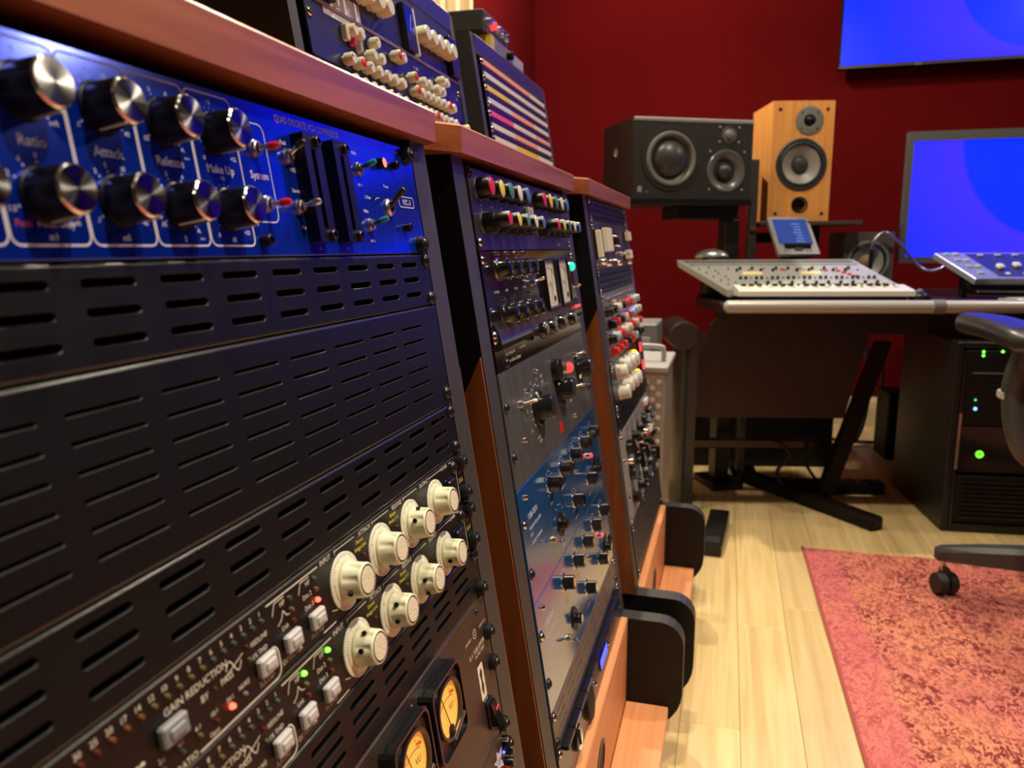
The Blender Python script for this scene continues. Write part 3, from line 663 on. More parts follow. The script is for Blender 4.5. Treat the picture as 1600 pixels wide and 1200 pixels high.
bd = MB(); bd.prism([(118, -104), (140, -99), (172, -104), (152, -108), (136, -109)], .2, .6, BLKG).build('bird_emblem', t)
for u0, ang in ((258, -.3), (348, -.25)):
    z = MB().frame(rr(0, -84, 70, -13, 2, 1), rr(3, -81, 67, -16, 2, 1), 0, 7, BLKS).prism(rr(3, -81, 67, -16, 2, 1), 0, 3, PAPER).build('vu_meter', t, (u0, 0, 0))
    MB().box((-.5, 0, 3.6), (.5, 40, 4.0), BLKP).build('needle', z, (40, -66, 0), (0, 0, ang)); MB().prism(circ(50, -70, 4, 12), 3, 4.5, BLKP).build('pivot', z); MB().line(arc(35, -70, 44, 130, 50), .7, BLKP, 3.2).text('VU', 35, -50, 7, BLKP, 3.2).build('scale', z)
z = MB().lathe([(9, 0), (9, 3), (7.5, 4)], CHROME, 20).build('jewel_lamp', t, (446, -28, 0)); MB().lathe([(7.5, 4), (7, 8), (4, 11), (0, 11.6)], LEDT, 8).build('jewel', z)
for u, v in ((205, 42), (446, 62)): toggle(t, u, v, CHROME, (-.2, .5), L=17, bush=CHROME)
for u, v in ((186, 106), (236, 106), (300, 105), (374, 106)): put('rotary_knob', proto('phk3', lambda m: m.lathe([(11, 0), (10, 9), (8.6, 10.6), (0, 11)], BLKG, 20)), t, (u, -v, 6))
for u in (430, 452): put('indicator_led', proto('led_%s_2.6' % LEDK.name, lambda q: q.lathe([(2.6, 0), (2.6, 2), (1.6, 4), (0, 4.6)], LEDK, 12)), t, (u, -92, 6))
screws(t, (10, 92, 97), 'sss', us=(5, 477)); put('panel_screw', proto('screw_p', f_pan), t, (36, -126, 0))
# ---- grey broadcast compressor, 3U
t = unit(2, 5*U1, 'grey_broadcast_compressor', 'dark grey enamel three-unit compressor with black dial knobs, red jewel and red label')
plate(t, 3*U1, GREYP, depth=180)
b = MB(); b.box((33.6, -3*U1+1, 0), (34.4, -1, .05), BLKP)
for u in (20, 48, 62, 90, 105, 132): b.box((u, -3*U1+1, 0), (u+.5, -1, .04), mat('brush_line', (.11, .11, .11), .3))
b.build('panel_seam', t)
def f_dialk(m): m.lathe([(24, 0), (24, 3), (22.5, 4)], BLKS, 36); m.lathe([(22.5, 4), (16, 5), (15.4, 20), (13, 22)], BLKG, 30); m.lathe([(13, 22), (0, 22.5)], STEEL, 30); m.box((-1.5, 14, 4), (1.5, 24.5, 6), WHTC)
put('dial_knob', proto('dialk', f_dialk), t, (138, -64, 0), (0, 0, .6)); put('dial_knob', proto('dialk', f_dialk), t, (268, -64, 0), (0, 0, -2.)); put('dial_knob', proto('dialk', f_dialk), t, (415, -56, 0), (0, 0, 2.2))
z = MB().lathe([(9, 0), (9, 4), (8, 5)], CHROME, 18).build('jewel_lamp', t, (318, -41, 0)); MB().lathe([(8, 5), (7.5, 10), (4, 13), (0, 13.5)], LEDK, 8).build('jewel', z)
for u, v, c in ((66, 46, WHTC), (352, 76, CHROME), (398, 32, CHROME)): toggle(t, u, v, c, (0, .9), L=24, bush=CHROME)
z = MB().lathe([(16, 0), (16, 9), (14.5, 10)], BLKS, 26).lathe([(0, 9), (14.5, 9.2)], mat('dark_meter_glass', (.02, .018, .018), .08), 26).build('round_meter', t, (250, -34, 0))
MB().box((0, 0, 0), (18, 15, .5), REDC, .2).build('red_label', t, (236, -122, 0))
b = MB(); P = CREAMP
for u, v, s in ((98, 86, '10'), (128, 100, 'INPUT'), (132, 106, 'GAIN'), (178, 30, 'OUT'), (180, 38, 'PUT'), (150, 30, '20'), (120, 30, '15'), (330, 92, 'METER'), (90, 60, '5')): b.text(s, u, -v, 4., P)
for k in range(14): a = math.radians(220-260*k/13); b.prism(circ(138+29*math.cos(a), -64+29*math.sin(a), 1.2, 8), .05, .2, WHITEP)
b.build('lettering', t)
for u, v in ((96, 36), (60, 88), (340, 118), (150, 20)): put('chrome_stud', proto('stud', lambda m: m.lathe([(3.4, 0), (3.2, 2), (1.6, 3.6), (0, 4)], CHROME, 12)), t, (u, -v, 0))
screws(t, (39, 96), 'pp', us=(9, 474))
# ---- two blue enamel valve units, 3U each
def f_ttk(m):
    pol = [(9.6*math.cos(math.pi/4*k+math.pi/8), 9.6*math.sin(math.pi/4*k+math.pi/8)) for k in range(8)]
    m.lathe([(12, 0), (12, .8), (11, 1.2)], CHROME, 24); m.prism(pol, 1.2, 14.5, BLKG, b=1.2); m.lathe([(0, 14.55), (5.5, 14.55)], CHROME, 16); m.box((-.6, 8.2, 2), (.6, 9.2, 14), WHTC)
def f_ttd(m):
    m.prism([(0, 21), (14, 8), (14, -10), (0, -21), (-14, -10), (-14, 8)], 0, 2, KNOBB, b=.6); m.lathe([(7.5, 2), (7, 10), (5.5, 11)], BLKG, 18); m.box((-2, 0, 6), (2, 19, 9), KNOBB, .8); m.lathe([(0, 11), (5.5, 11)], CHROME, 16)
for n_, v0 in ((0, 8), (1, 11)):
    t = unit(2, v0*U1, 'blue_valve_unit', ('upper' if n_ == 0 else 'lower')+' of two deep blue enamel valve units with square black knobs')
    plate(t, 3*U1, TTBLUE, depth=180)
    for q in range(5): put('rotary_knob', proto('ttk', f_ttk), t, (140+73*q, -32, 0), (0, 0, random.uniform(-.3, .3)))
    for u in (262, 372): put('rotary_knob', proto('ttk', f_ttk), t, (u, -93, 0), (0, 0, .2))
    for u, a in ((165, .9), (428, -.4)): put('selector_lever', proto('ttd', f_ttd), t, (u, -94, 0), (0, 0, a))
    toggle(t, 122, 100, CHROME, (0, -.5), L=16, bush=BRASS)
    b = MB(); P = WHITEP
    b.text('TUBE-TECH', 28, -38, 7.0, P, al='l', sx=.8); b.text('PROGRAM EQUALIZER', 28, -52, 3.6, P, al='l'); b.text('PE 1C', 28, -60, 3.6, P, al='l'); b.text('LYDKRAFT  DENMARK', 28, -70, 3.4, P, al='l')
    for cx, cy in [(140+73*q, -32) for q in range(5)]+[(262, -93), (372, -93), (165, -94)]:
        for k in range(11): a = math.radians(225-270*k/10); b.prism(circ(cx+(26 if cx == 165 else 17)*math.cos(a), cy+(26 if cx == 165 else 17)*math.sin(a), 1., 6), .05, .15, P)
    for u, v, s in ((140, 57, 'BOOST'), (213, 57, 'BANDWIDTH'), (286, 57, 'BOOST'), (359, 57, 'ATTEN'), (165, 124, 'CPS'), (262, 118, 'LOW FREQ'), (372, 118, 'ATTEN SEL')): b.text(s, u, -v, 3.2, P)
    b.build('lettering', t)
    z = put('indicator_led', proto('ttled', lambda m: (m.lathe([(5, 0), (5, 3), (4, 3.6)], CHROME, 14), m.lathe([(4, 3.6), (3.4, 6.5), (0, 8)], LEDK, 12))), t, (395, -62, 0))
    put('panel_stud', proto('stud', None), t, (28, -14, 0)); put('panel_stud', proto('stud', None), t, (300, -62, 0))
    screws(t, (40, 98), 'sp', us=(8, 475))
# ---- slotted panel, black converter and lower unit of rack 2
t = unit(2, 14*U1, 'blank_panel', 'taupe slotted blank panel low in the middle rack, under the blue units', 'blank panel')
vent(t, U1, cols=8, rows=3, m=TAUPE, slot_h=4.4, slot_l=36, x0=44, pitch=53, v0=11, vp=11)
screws(t, (6, 38), 'sp', us=(7, 475))
t = unit(2, 15*U1, 'converter_unit', 'black low converter with a small glowing blue display, above the kick board')
CW = 1.5*U1
b = MB(); b.box((0, -CW+.4, -3), (PWID, -.4, 0), mat('brown_gloss', (.03, .024, .02), .25), .6).box((24, -CW+3, -160), (458, -3, -3), BLKM).build('front_panel', t)
for q in range(11): MB().box((0, 0, 0), (38, 7, 9), BLKG if q % 2 else BLKS, 1.4).build('lip_glint_block', t, (20+q*40.5, -13, 0))  # gloss and satin blocks imitate the broken reflection along the lip
z = MB().box((0, 0, 0), (62, 17, 2), BLKG, .6).build('display', t, (266, -50, 0)); MB().box((1.5, 1.5, 2), (60, 15.5, 2.2), mat('display_blue', (.02, .02, .4), .3, emit=(.05, .08, 1.), es=2.2)).build('screen', z)
for u, v in ((222, 44), (340, 44), (100, 42)): put('chrome_stud', proto('stud', None), t, (u, -v, 0))
z = MB().lathe([(17, 0), (17, 4), (14.5, 6)], BLKS, 26).lathe([(14.5, 6), (13, 3), (0, 3)], CREAMP, 26).build('dial', t, (86, -38, 0)); MB().box((-2, -10, 3), (2, 10, 7), KNOBB, .8).build('pointer', z)
z = MB().lathe([(24, 0), (22, 6), (0, 8)], BLKM, 26).build('dark_dome', t, (168, -40, 0))
screws(t, (8, 50), 'sp', us=(7, 475))

# ================================================================== RACK 3
def mesh_vent(t, h, m):
    vent(t, h, cols=14, rows=3, m=m, slot_h=5.0, slot_l=17, x0=33, pitch=32, v0=h/2-11.5, vp=11.5)
    screws(t, (6, h-6), 'ss', us=(7, 475))
t = unit(3, 0, 'blank_panel', 'slotted black panel at the very top of the farthest rack', 'blank panel'); mesh_vent(t, U1, BLK)
t = unit(3, 1*U1, 'meter_preamp', 'black two-unit preamp with bright cream meter windows, farthest rack')
plate(t, 2*U1, mat('charcoal_panel', (.03, .028, .033), .4))
for u0, w_, h_, v in ((12, 12, 54, 14), (92, 62, 50, 8), (414, 40, 24, 10), (380, 60, 24, 52)):
    z = MB().prism(rr(0, -h_, w_, 0, 1, 1), 0, 4, BLKS, b=.8).build('meter_window', t, (u0, -v, 0)); MB().prism(rr(2, -h_+2, w_-2, -2, 1, 1), 4, 14, mat('ivory_meter', (.85, .83, .68), .35), b=1.).build('meter_face', z)
for u, v in ((190, 24), (210, 44), (260, 58), (330, 62), (150, 72)): toggle(t, u, v, CHROME, (.1, .7), L=24, bush=CHROME)
for u, v in ((120, 78), (270, 80), (60, 74), (440, 80)): put('chrome_knob', proto('chk', lambda m: m.lathe([(7, 0), (6.6, 9), (5, 11), (0, 11.4)], CHROME, 16)), t, (u, -v, 0))
MB().box((0, 0, 0), (70, 26, 10), BLKG, 1.5).build('name_block', t, (200, -44, 0))
screws(t, (8, 82), 'ss', us=(7, 475))
t = unit(3, 3*U1, 'blank_panel', 'slotted black panel between cream-meter preamp and steel-grey module row, farthest rack', 'blank panel'); mesh_vent(t, U1, BLK)
t = unit(3, 4*U1, 'module_rack', 'steel-grey module rack with red, white and pale blue knobs, farthest rack')
plate(t, 3*U1, APIP, bev=1)
KC = [(REDC, 'r'), (WHTC, 'w'), (mat('pale_blue_plastic', (.42, .55, .62), .3), 'b'), (KNOBB, 'k')]
lay = 'kkwwkrrbkkwwkrrbkkwb'
def knob_s(cm, r=9, h=14):
    def fn(m): m.lathe([(r+1.5, 0), (r+1.5, 1.5), (r, 2), (r*.9, h-1), (r*.75, h), (0, h)], cm, 18); m.box((-.8, r*.5, h), (.8, r*.9, h+.3), WHITEP)
    return fn
for mod in range(8):
    u = 32+mod*59.5; f = MB().box((0, -3*U1+4, 0), (57, -4, 2), APIP, .6).build('module', t, (u-28, 0, 0))
    cols = [(BSTEEL, KNOBB, KNOBB, REDC), (KNOBB, REDC, KC[2][0], REDC), (WHTC, KNOBB, REDC, REDC), (KNOBB, WHTC, WHTC, KNOBB), (REDC, REDC, WHTC, REDC), (REDC, KC[2][0], REDC, KC[2][0]), (KC[2][0], KC[2][0], WHTC, KNOBB), (KC[2][0], WHTC, REDC, KNOBB)][mod]
    for q in range(4):
        c = cols[q]; put('rotary_knob', proto('mk_'+c.name, knob_s(c)), f, (20+(q % 2)*16, -34-q*26, 2), (0, 0, random.uniform(-2, 2)))
    for q in range(3): put('chrome_stud', proto('stud', None), f, (10+q*18, -12, 2))
put('blue_lamp', proto('led_blue_3', lambda m: m.lathe([(4, 0), (4, 3), (2.4, 5), (0, 6)], LEDB, 12)), t, (300, -52, 12))
for u, v in ((90, 18), (150, 22), (210, 30), (330, 20)): toggle(t, u, v, CHROME, (.1, .8), L=22, bush=CHROME)
screws(t, (8, 66, 126), 'sss', us=(7, 475))
t = unit(3, 7*U1, 'cream_knob_preamp', 'black unit with white knobs, amber lamps and red switches, farthest rack')
plate(t, 2*U1, BLKS)
for u, v in ((70, 22), (70, 62), (130, 18), (130, 58), (200, 22), (200, 62), (262, 24), (262, 64)): put('rotary_knob', proto('cwk', knob_s(WHTC, 15, 22)), t, (u, -v, 0), (0, 0, random.uniform(-2, 2)))
for u, v in ((318, 20), (330, 66)): put('amber_lamp', proto('amb', lambda m: m.lathe([(10, 0), (10, 6), (7, 10), (0, 11)], LEDA, 16)), t, (u, -v, 0))
for u, v in ((415, 16), (425, 60)): put('red_switch', proto('rsw', lambda m: (m.box((-12, -14, 0), (12, 14, 5), BLKS, 1), m.box((-9, -11, 5), (9, 11, 9), LEDK, 1.5))), t, (u, -v, 0))
screws(t, (8, 82), 'ss', us=(7, 475))
t = unit(3, 9*U1, 'blank_panel', 'dark slotted panel above the pale grey four-unit preamp, farthest rack', 'blank panel'); mesh_vent(t, U1, BLKS)
t = unit(3, 10*U1, 'pale_grey_preamp', 'pale grey four-unit preamp with black pointer knobs low in farthest rack')
plate(t, 4*U1, NEVEP, depth=180, bev=1)
def f_ptr(m): m.lathe([(15, 0), (15, 2), (12, 3), (11, 12), (0, 13)], BLKS, 22); m.prism([(-6, -13), (6, -13), (3, 17), (-3, 17)], 3, 20, KNOBB, b=1.5); m.box((-.8, 2, 20), (.8, 16, 20.4), WHITEP)
for q in range(5):
    for v, a in ((40, .4), (92, -.6), (142, 1.)):
        put('pointer_knob', proto('ptr', f_ptr), t, (70+88*q, -v, 0), (0, 0, a+.5*q))
    MB().box((-26, -176, 0), (-22, -2, .8), MGREY).build('divider', t, (70+88*q+44, 0, 0)); put('chrome_knob', proto('chk', None), t, (70+88*q-10, -66, 0)); put('chrome_stud', proto('stud', None), t, (44+88*q, -118, 0))
for u, v in ((380, 18), (400, 88)): MB().box((0, 0, 0), (48, 12, 9), WHTC, 1.5).box((-2, -6, 0), (50, 0, 5), REDC, 1).build('rocker_bank', t, (u, -v, 0))
screws(t, (8, 52, 125, 170), 'ssss', us=(7, 475))
t = unit(3, 14*U1, 'blank_panel', 'plain dark slotted panel at the bottom of the farthest rack', 'blank panel')
vent(t, 2.4*U1, cols=14, rows=6, m=mat('charcoal_panel2', (.03, .027, .026), .45), slot_h=5, slot_l=18, x0=33, pitch=32, v0=18, vp=13); screws(t, (8, 96), 'ss', us=(7, 475))

# ================================================================== boxes standing on the rack tops
ZP = CAMZ+.119
def top_box(i, y0, w, h, label, xfront=-.155):
    """slanted desktop rack: black cheeks, purple-black top rail"""
    Mx = rack_M(i) @ T(xfront, y0, ZP)
    t = thing('tabletop_rack', label, 'rack', Mx, 'slanted tabletop racks')
    s = .16
    for y in (0, w-.018):
        prof = [(0, 0), (-s*h, h), (-s*h-.05, h), (-.27, .0)]
        m = MB(1); n = 4; vs = [(x, y, z) for x, z in prof]+[(x, y+.018, z) for x, z in prof]
        m.add(vs, [tuple(range(4)), tuple(range(4, 8))[::-1]], mat('olive_black', (.020, .019, .016), .5)); m.add(vs, [(k, k+4, (k+1) % 4+4, (k+1) % 4) for k in range(4)], EDGE); m.build('cheek', t)
    MB(1).box((-s*h-.05, .018, h-.03), (-s*h+.004, w-.018, h), mat('purple_rail', (.045, .040, .075), .35), .002).build('top_rail', t)
    MB(1).box((-.27, .018, .002), (-.255, w-.018, h*.5), BLKM).box((-.25, .018, 0), (-.004, w-.018, .006), BLKM).build('shelf', t)
    c, sn = 1/math.sqrt(1+s*s), s/math.sqrt(1+s*s)
    F = Matrix(((0, -sn, c, 0), (1, 0, 0, 0), (0, c, sn, 0), (0, 0, 0, 1)))
    return t, Mx, F, c
tb, Mb, F, cc = top_box(2, -.040, .548, .262, 'black slanted tabletop rack on the middle cabinet, holding the navy console unit')
H = .262/cc
t = thing('navy_console_unit', 'navy channel unit crowded with small cream knobs, in a tabletop rack', 'audio unit', Mb @ F @ T(.032, H-.034, .002), 'units in tabletop racks')
HH = H*1000-50
b = MB(); b.box((0, -HH, -3), (PWID, 0, 0), NAVY, .6).box((20, -HH+4, -60), (460, -4, -3), BLKM).build('front_panel', t)
MB().box((0, -84, 0), (PWID, -80, 2.5), mat('copper_trim', (.35, .22, .17), .35, metal=.6), .5).box((0, -146, 0), (PWID, -144.5, 1.2), BLKS).build('trim_rail', t)
def f_tk(m): m.lathe([(5.2, 0), (5, 2), (7.4, 3), (7.0, 12), (6.2, 13.6), (0, 14)], CREAM, 16); m.box((-.5, 3, 14), (.5, 6.8, 14.3), BLKP)
tk = proto('tk', f_tk)
caps = {4: REDC, 9: BLUC, 15: REDC, 21: BLUC, 22: REDC}
n_ = 0
for v, us in ((100, (90, 108, 150, 215, 232, 380, 397)), (118, (135, 158, 262, 298, 318, 352, 372)), (136, tuple(72+24*k for k in range(7))+tuple(264+21*k for k in range(8))), (160, tuple(72+24*k for k in range(7))+tuple(264+21*k for k in range(8)))):
    for u in us:
        k = put('rotary_knob', tk, t, (u, -v, 0), (0, 0, random.uniform(-2, 2))); n_ += 1
        if n_ % 6 == 4: put('coloured_cap', proto('tcap'+str(n_ % 2), lambda m: m.lathe([(6.3, 13.6), (5, 14.6), (0, 14.8)], (REDC, BLUC)[n_ % 2], 14)), k)
for q in range(2):
    x0 = 18+q*240
    for k in range(5): put('rotary_knob', proto('tk2', lambda m: (m.lathe([(9, 0), (8.6, 3), (12, 5), (11.4, 18), (10, 20), (0, 20.4)], CREAM, 20))), t, (x0+66+k*28, -46, 0))
    z = MB().box((0, 0, 0), (34, 62, 9), BLKS, 1.2).build('meter', t, (x0+8, -78, 0)); MB().box((2, 22, 9), (32, 60, 9.3), mat('blue_meter_face', (.015, .02, .25), .15)).line([(14, 26), (24, 50)], .8, WHITEP, 9.5).build('meter_face', z)
    MB().box((0, 0, 0), (4, 66, 8), WHTC, .8).build('light_strip', t, (x0+48, -80, 0))
z = MB().box((0, 0, 0), (34, 62, 9), BLKS, 1.2).build('meter', t, (446, -78, 0)); MB().box((2, 22, 9), (32, 60, 9.3), MATS['blue_meter_face']).line([(14, 26), (24, 50)], .8, WHITEP, 9.5).build('meter_face', z)
b = MB(); b.text('IAN-200', 300, -96, 4, WHITEP); b.text('SSL', 466, -110, 4, WHITEP); b.build('lettering', t)
st = MB(); st.box((0, 0, 0), (96, 34, .4), mat('white_label', (.72, .72, .78), .5)); st.text('I SHRED GUNS +1 TURNS-40', 48, 10, 6, BLUC, .6, sx=.85); st.build('paper_label', t, (40, -92, .3))
z = put('push_button', proto('pkb', lambda m: m.box((-4, -9, 0), (4, 9, 8), PINKC, 1)), t, (96, -106, 0)); put('push_button', proto('wkb', lambda m: m.box((-4, -9, 0), (4, 9, 8), WHTC, 1)), t, (80, -104, 0)); put('push_button', proto('wkb', None), t, (111, -110, 0))
k = put('rotary_knob', tk, t, (462, -160, 0)); put('coloured_cap', proto('ycap', lambda m: m.lathe([(6.3, 13.6), (5, 15), (0, 15.6)], YELC, 14)), k)
screws(t, (12, 70, 100, 168), 'ssss', us=(7, 475))
# patchbay box on the farthest rack
tb, Mb, F, cc = top_box(3, -.075, .548, .250, 'black slanted tabletop rack on the farthest cabinet, full of patchbays')
H = .250/cc; LIL = mat('lilac_strip', (.5, .5, .72), .5); SAL = mat('salmon_strip', (.72, .30, .22), .5)
rowc = [[(SAL, SAL, WHTC), (WHTC, WHTC, WHTC)], [(YELC, WHTC, WHTC), (LIL, SAL, WHTC)], [(PINKC, WHTC, SAL), (WHTC, SAL, WHTC)], [(WHTC, YELC, WHTC), (SAL, WHTC, WHTC)]]
for k in range(4):
    t = thing('patchbay', 'black patchbay with ' + ('salmon and white label strips, top of the stack', 'yellow and lilac label strips, second in the stack', 'pink and white label strips, third in the stack', 'white label strips, lowest in the stack')[k], 'patchbay', Mb @ F @ T(.033, H-.036-k*.0447, .002), 'patchbays in the tabletop rack')
    b = MB(); b.box((0, -44.2, -2), (PWID, 0, 0), BLK, .4).box((20, -42, -70), (460, -2, -2), BLKM).build('front_panel', t)
    j = MB()
    for c in range(48):
        for v in (16.5, 38.5): j.add([(18+c*9.45+3.2*math.cos(a*math.pi/3), -v+3.2*math.sin(a*math.pi/3), .4) for a in range(6)], [tuple(range(6))], STEEL if c % 2 else BSTEEL)
    o = j.build('jack_sockets', t); o['kind'] = 'stuff'
    e = (0, 150, 330, 466)
    for r_ in range(2):
        for q in range(3): MB().box((e[q]+8, -12-22*r_, 0), (e[q+1]+8, -2-22*r_, 2.6), rowc[k][r_][q], .5).build('label_strip', t)
    screws(t, (8, 36), 'ss', us=(4, 479))
# small gear on the patchbay box
Mt = rack_M(3) @ T(-.155, -.075, ZP+.250)
t = thing('small_black_amp', 'small black box with red lamp, stacked on the grey and yellow box', 'audio unit', Mt @ T(-.052, .115, .0305))
MB().box((-150, 0, 0), (0, 165, 38), mat('olive_box', (.035, .036, .028), .5), 2).build('case', t)
for y, m_ in ((22, STEEL), (52, LEDK), (84, STEEL), (112, CHROME), (142, CHROME)): MB().cyl((0, y, 19), (10, y, 19), 8, m_, 7).build('front_control', t)
t = thing('grey_direct_box', 'small grey box with yellow end on top of the patchbay rack', 'audio unit', Mt @ T(-.046, .140, .0005))
MB().box((-120, 26, 0), (0, 240, 29), MGREY, 1.5).box((-121, 0, 0), (1, 26, 29.4), YELC, 1).build('case', t); MB().box((0, 150, 5), (3, 230, 25), LGREY, 1).build('front_plate', t); MB().cyl((0, 118, 15), (12, 118, 15), 8, KNOBB).build('knob', t); MB().cyl((0, 138, 15), (6, 138, 15), 4, CHROME).build('socket', t)
t = thing('pink_carton', 'pink printed carton on the tabletop rack of the middle cabinet', 'carton', rack_M(2) @ T(-.30, .40, ZP+.2625))
b = MB(); b.box((-60, 0, 0), (0, 110, 70), mat('pink_card', (.65, .06, .22), .5), 1); b.build('carton', t)
b = MB(); b.text('MONO', 0, 0, 16, WHITEP); b.build('lettering', t, (.6, 58, 28), (math.pi/2, 0, math.pi/2))
# ================================================================== wall television and computer monitor
def screen_mat(name, off):
    m = bpy.data.materials.new(name); m.use_nodes = True; nt = m.node_tree; b = nt.nodes['Principled BSDF']; L = nt.links.new
    tc = nt.nodes.new('ShaderNodeTexCoord'); mp = nt.nodes.new('ShaderNodeMapping'); mp.inputs['Location'].default_value = off; L(tc.outputs['Object'], mp.inputs[0])
    g = nt.nodes.new('ShaderNodeTexGradient'); g.gradient_type = 'SPHERICAL'; mp.inputs['Scale'].default_value = (1.35, 1.35, 1.35); L(mp.outputs[0], g.inputs[0])
    cr = nt.nodes.new('ShaderNodeValToRGB'); e = cr.color_ramp; e.elements[0].position = .0; e.elements[0].color = (.001, .024, 1.7, 1); e.elements[1].position = .5; e.elements[1].color = (.045, .026, 1.7, 1)
    k = e.elements.new(.52); k.color = (.001, .026, 1.7, 1)
    L(g.outputs['Fac'], cr.inputs[0]); L(cr.outputs[0], b.inputs['Emission Color']); b.inputs['Emission Strength'].default_value = 1.0
    b.inputs['Base Color'].default_value = (.01, .01, .012, 1); b.inputs['Roughness'].default_value = .25
    return m
TVY = 4.20
t = thing('television', 'large wall-mounted television showing a plain blue screen', 'television', T(.472, TVY, 1.772))
MB(1).box((0, .0, 0), (1.46, .045, .84), BLKS, .003).build('cabinet', t)
MB(1).box((.010, -.001, .016), (1.45, .002, .83), screen_mat('tv_picture', (-1.15, 0, -.55))).build('screen', t)
MB(1).box((0, -.004, 0), (1.46, .0, .013), mat('tv_bezel', (.10, .085, .08), .3, metal=.5), .001).build('lower_bezel', t)
MB(1).box((.335, -.006, -.002), (.365, -.001, .008), STEEL, .001).build('logo_badge', t); MB(1).box((.5, .045, .2), (1., .0985, .6), BLKM).build('wall_bracket', t)
t = thing('computer_monitor', 'grey-framed desk monitor with a blue screen, right of small speaker', 'monitor', T(.632, 3.30, .866) @ RZ(.035))
w_, h_ = .86, .486
b = MB(1); o = [(0, 0), (w_, 0), (w_, h_), (0, h_)]; i_ = [(.022, .024), (w_-.022, .024), (w_-.022, h_-.035), (.022, h_-.035)]
Mf = Matrix(((1, 0, 0, 0), (0, 0, -1, 0), (0, 1, 0, 0), (0, 0, 0, 1)))
b.frame(o, i_, -.02, .012, mat('monitor_frame', (.13, .135, .135), .35, metal=.3), Mf).build('frame', t)
MB(1).prism(i_, -.015, .002, screen_mat('monitor_picture', (-.75, 0, -.60)), Mf).build('screen', t)
MB(1).box((.002, .02, .002), (w_-.002, .05, h_-.002), BLKS, .004).build('back_shell', t)
MB(1).box((.38, .05, -.115), (.48, .07, .2), BLKS, .004).build('neck', t); MB(1).box((.28, -.02, -.116), (.58, .15, -.104), BLKS, .004).build('foot', t)

# ================================================================== desk, turned about 12 degrees
DA = math.radians(12); MD = T(0, 2.69, 0) @ RZ(DA)
t = thing('studio_desk', 'long black studio desk with silver padded front edge', 'desk', MD)
MB(1).prism([(-.03, -.055), (2.35, -.055), (2.35, .86), (.36, .86), (.36, .31), (.042, .31), (.042, .335), (-.045, .335), (-.045, .20), (-.03, .10)], .712, .748, mat('desk_top', (.02, .019, .022), .25), None, .003).build('desk_top', t)
ROLL_M = mat('silver_bolster', (.55, .54, .52), .34, metal=.25)
b = MB(1); b.cyl((-.012, -.072, .737), (.638, -.072, .737), .021, ROLL_M, n=18).lathe([(0, -.014), (.014, -.008), (.021, 0)], ROLL_M, 18, T(-.012, -.072, .737) @ Matrix.Rotation(math.pi/2, 4, 'Y')).build('front_bolster', t)
MB(1).cyl((.672, -.072, .737), (2.3, -.072, .737), .021, ROLL_M, n=18).build('front_bolster', t)
MB(1).cyl((.636, -.072, .737), (.674, -.072, .737), .0235, MGREY, n=18).build('joint_collar', t)
DP = mat('desk_panel', (.020, .014, .011), .38)
MB(1).prism([(-.01, .712), (.66, .712), (.66, .64), (-.045, .64), (-.055, .668)], -.0, .03, DP, Matrix(((1, 0, 0, 0), (0, 0, -1, .02), (0, 1, 0, 0), (0, 0, 0, 1)))).build('apron', t)
MB(1).prism([(-.09, .64), (.50, .64), (.43, .34), (-.09, .34)][::-1], 0, .02, DP, Matrix(((1, 0, 0, 0), (0, 0, -1, .07), (0, 1, 0, 0), (0, 0, 0, 1)))).build('modesty_panel', t)
# left pedestal: upright half-round end with curled top
pr = [(-.115+.035*math.cos(a), .13+.11*math.sin(a)) for a in [math.pi*.5+math.pi*k/10 for k in range(11)]]+[(-.085, .02), (-.085, .24)]
MB(1).prism(pr, .0, .66, mat('pedestal_black', (.03, .03, .031), .35), smooth=False).build('end_pedestal', t)
MB(1).lathe([(.05, 0), (.05, .22), (.046, .225), (0, .225)], MATS['pedestal_black'], 22, T(-.135, .235, .63) @ Matrix.Rotation(math.pi/2, 4, 'X')).build('curled_top', t)
MB(1).box((-.09, .23, .18), (.42, .26, .215), BSTEEL, .004).build('cable_tray', t)
# slanted leg with long foot
lg = [(.555, .60), (.60, .60), (.44, .05), (.39, .05)]
MB(1).prism(lg[::-1], 0, .05, BOARD, Matrix(((1, 0, 0, 0), (0, 0, -1, .16), (0, 1, 0, 0), (0, 0, 0, 1)))).build('slanted_leg', t)
ft = MB(1); ft.box((-.03, -.64, .0), (.03, 0, .045), BOARD, .008, T(.18, .42, 0) @ RZ(.52)).build('long_foot', t)
MB(1).box((-.06, .62, .0), (.60, .64, .30), BLKM, .002).build('light_block_panel', t)  # black sheet added to block the bright floor and wall behind the desk
for x in (1.6, 2.28): MB(1).box((x, .05, 0), (x+.04, .75, .712), BOARD, .003).build('leg_panel', t)
MB(1).prism([(.60, .712), (2.30, .712), (2.30, .66), (.52, .66)][::-1], 0, .02, DP, Matrix(((1, 0, 0, 0), (0, 0, -1, .03), (0, 1, 0, 0), (0, 0, 0, 1)))).build('apron', t)
ZD = .748
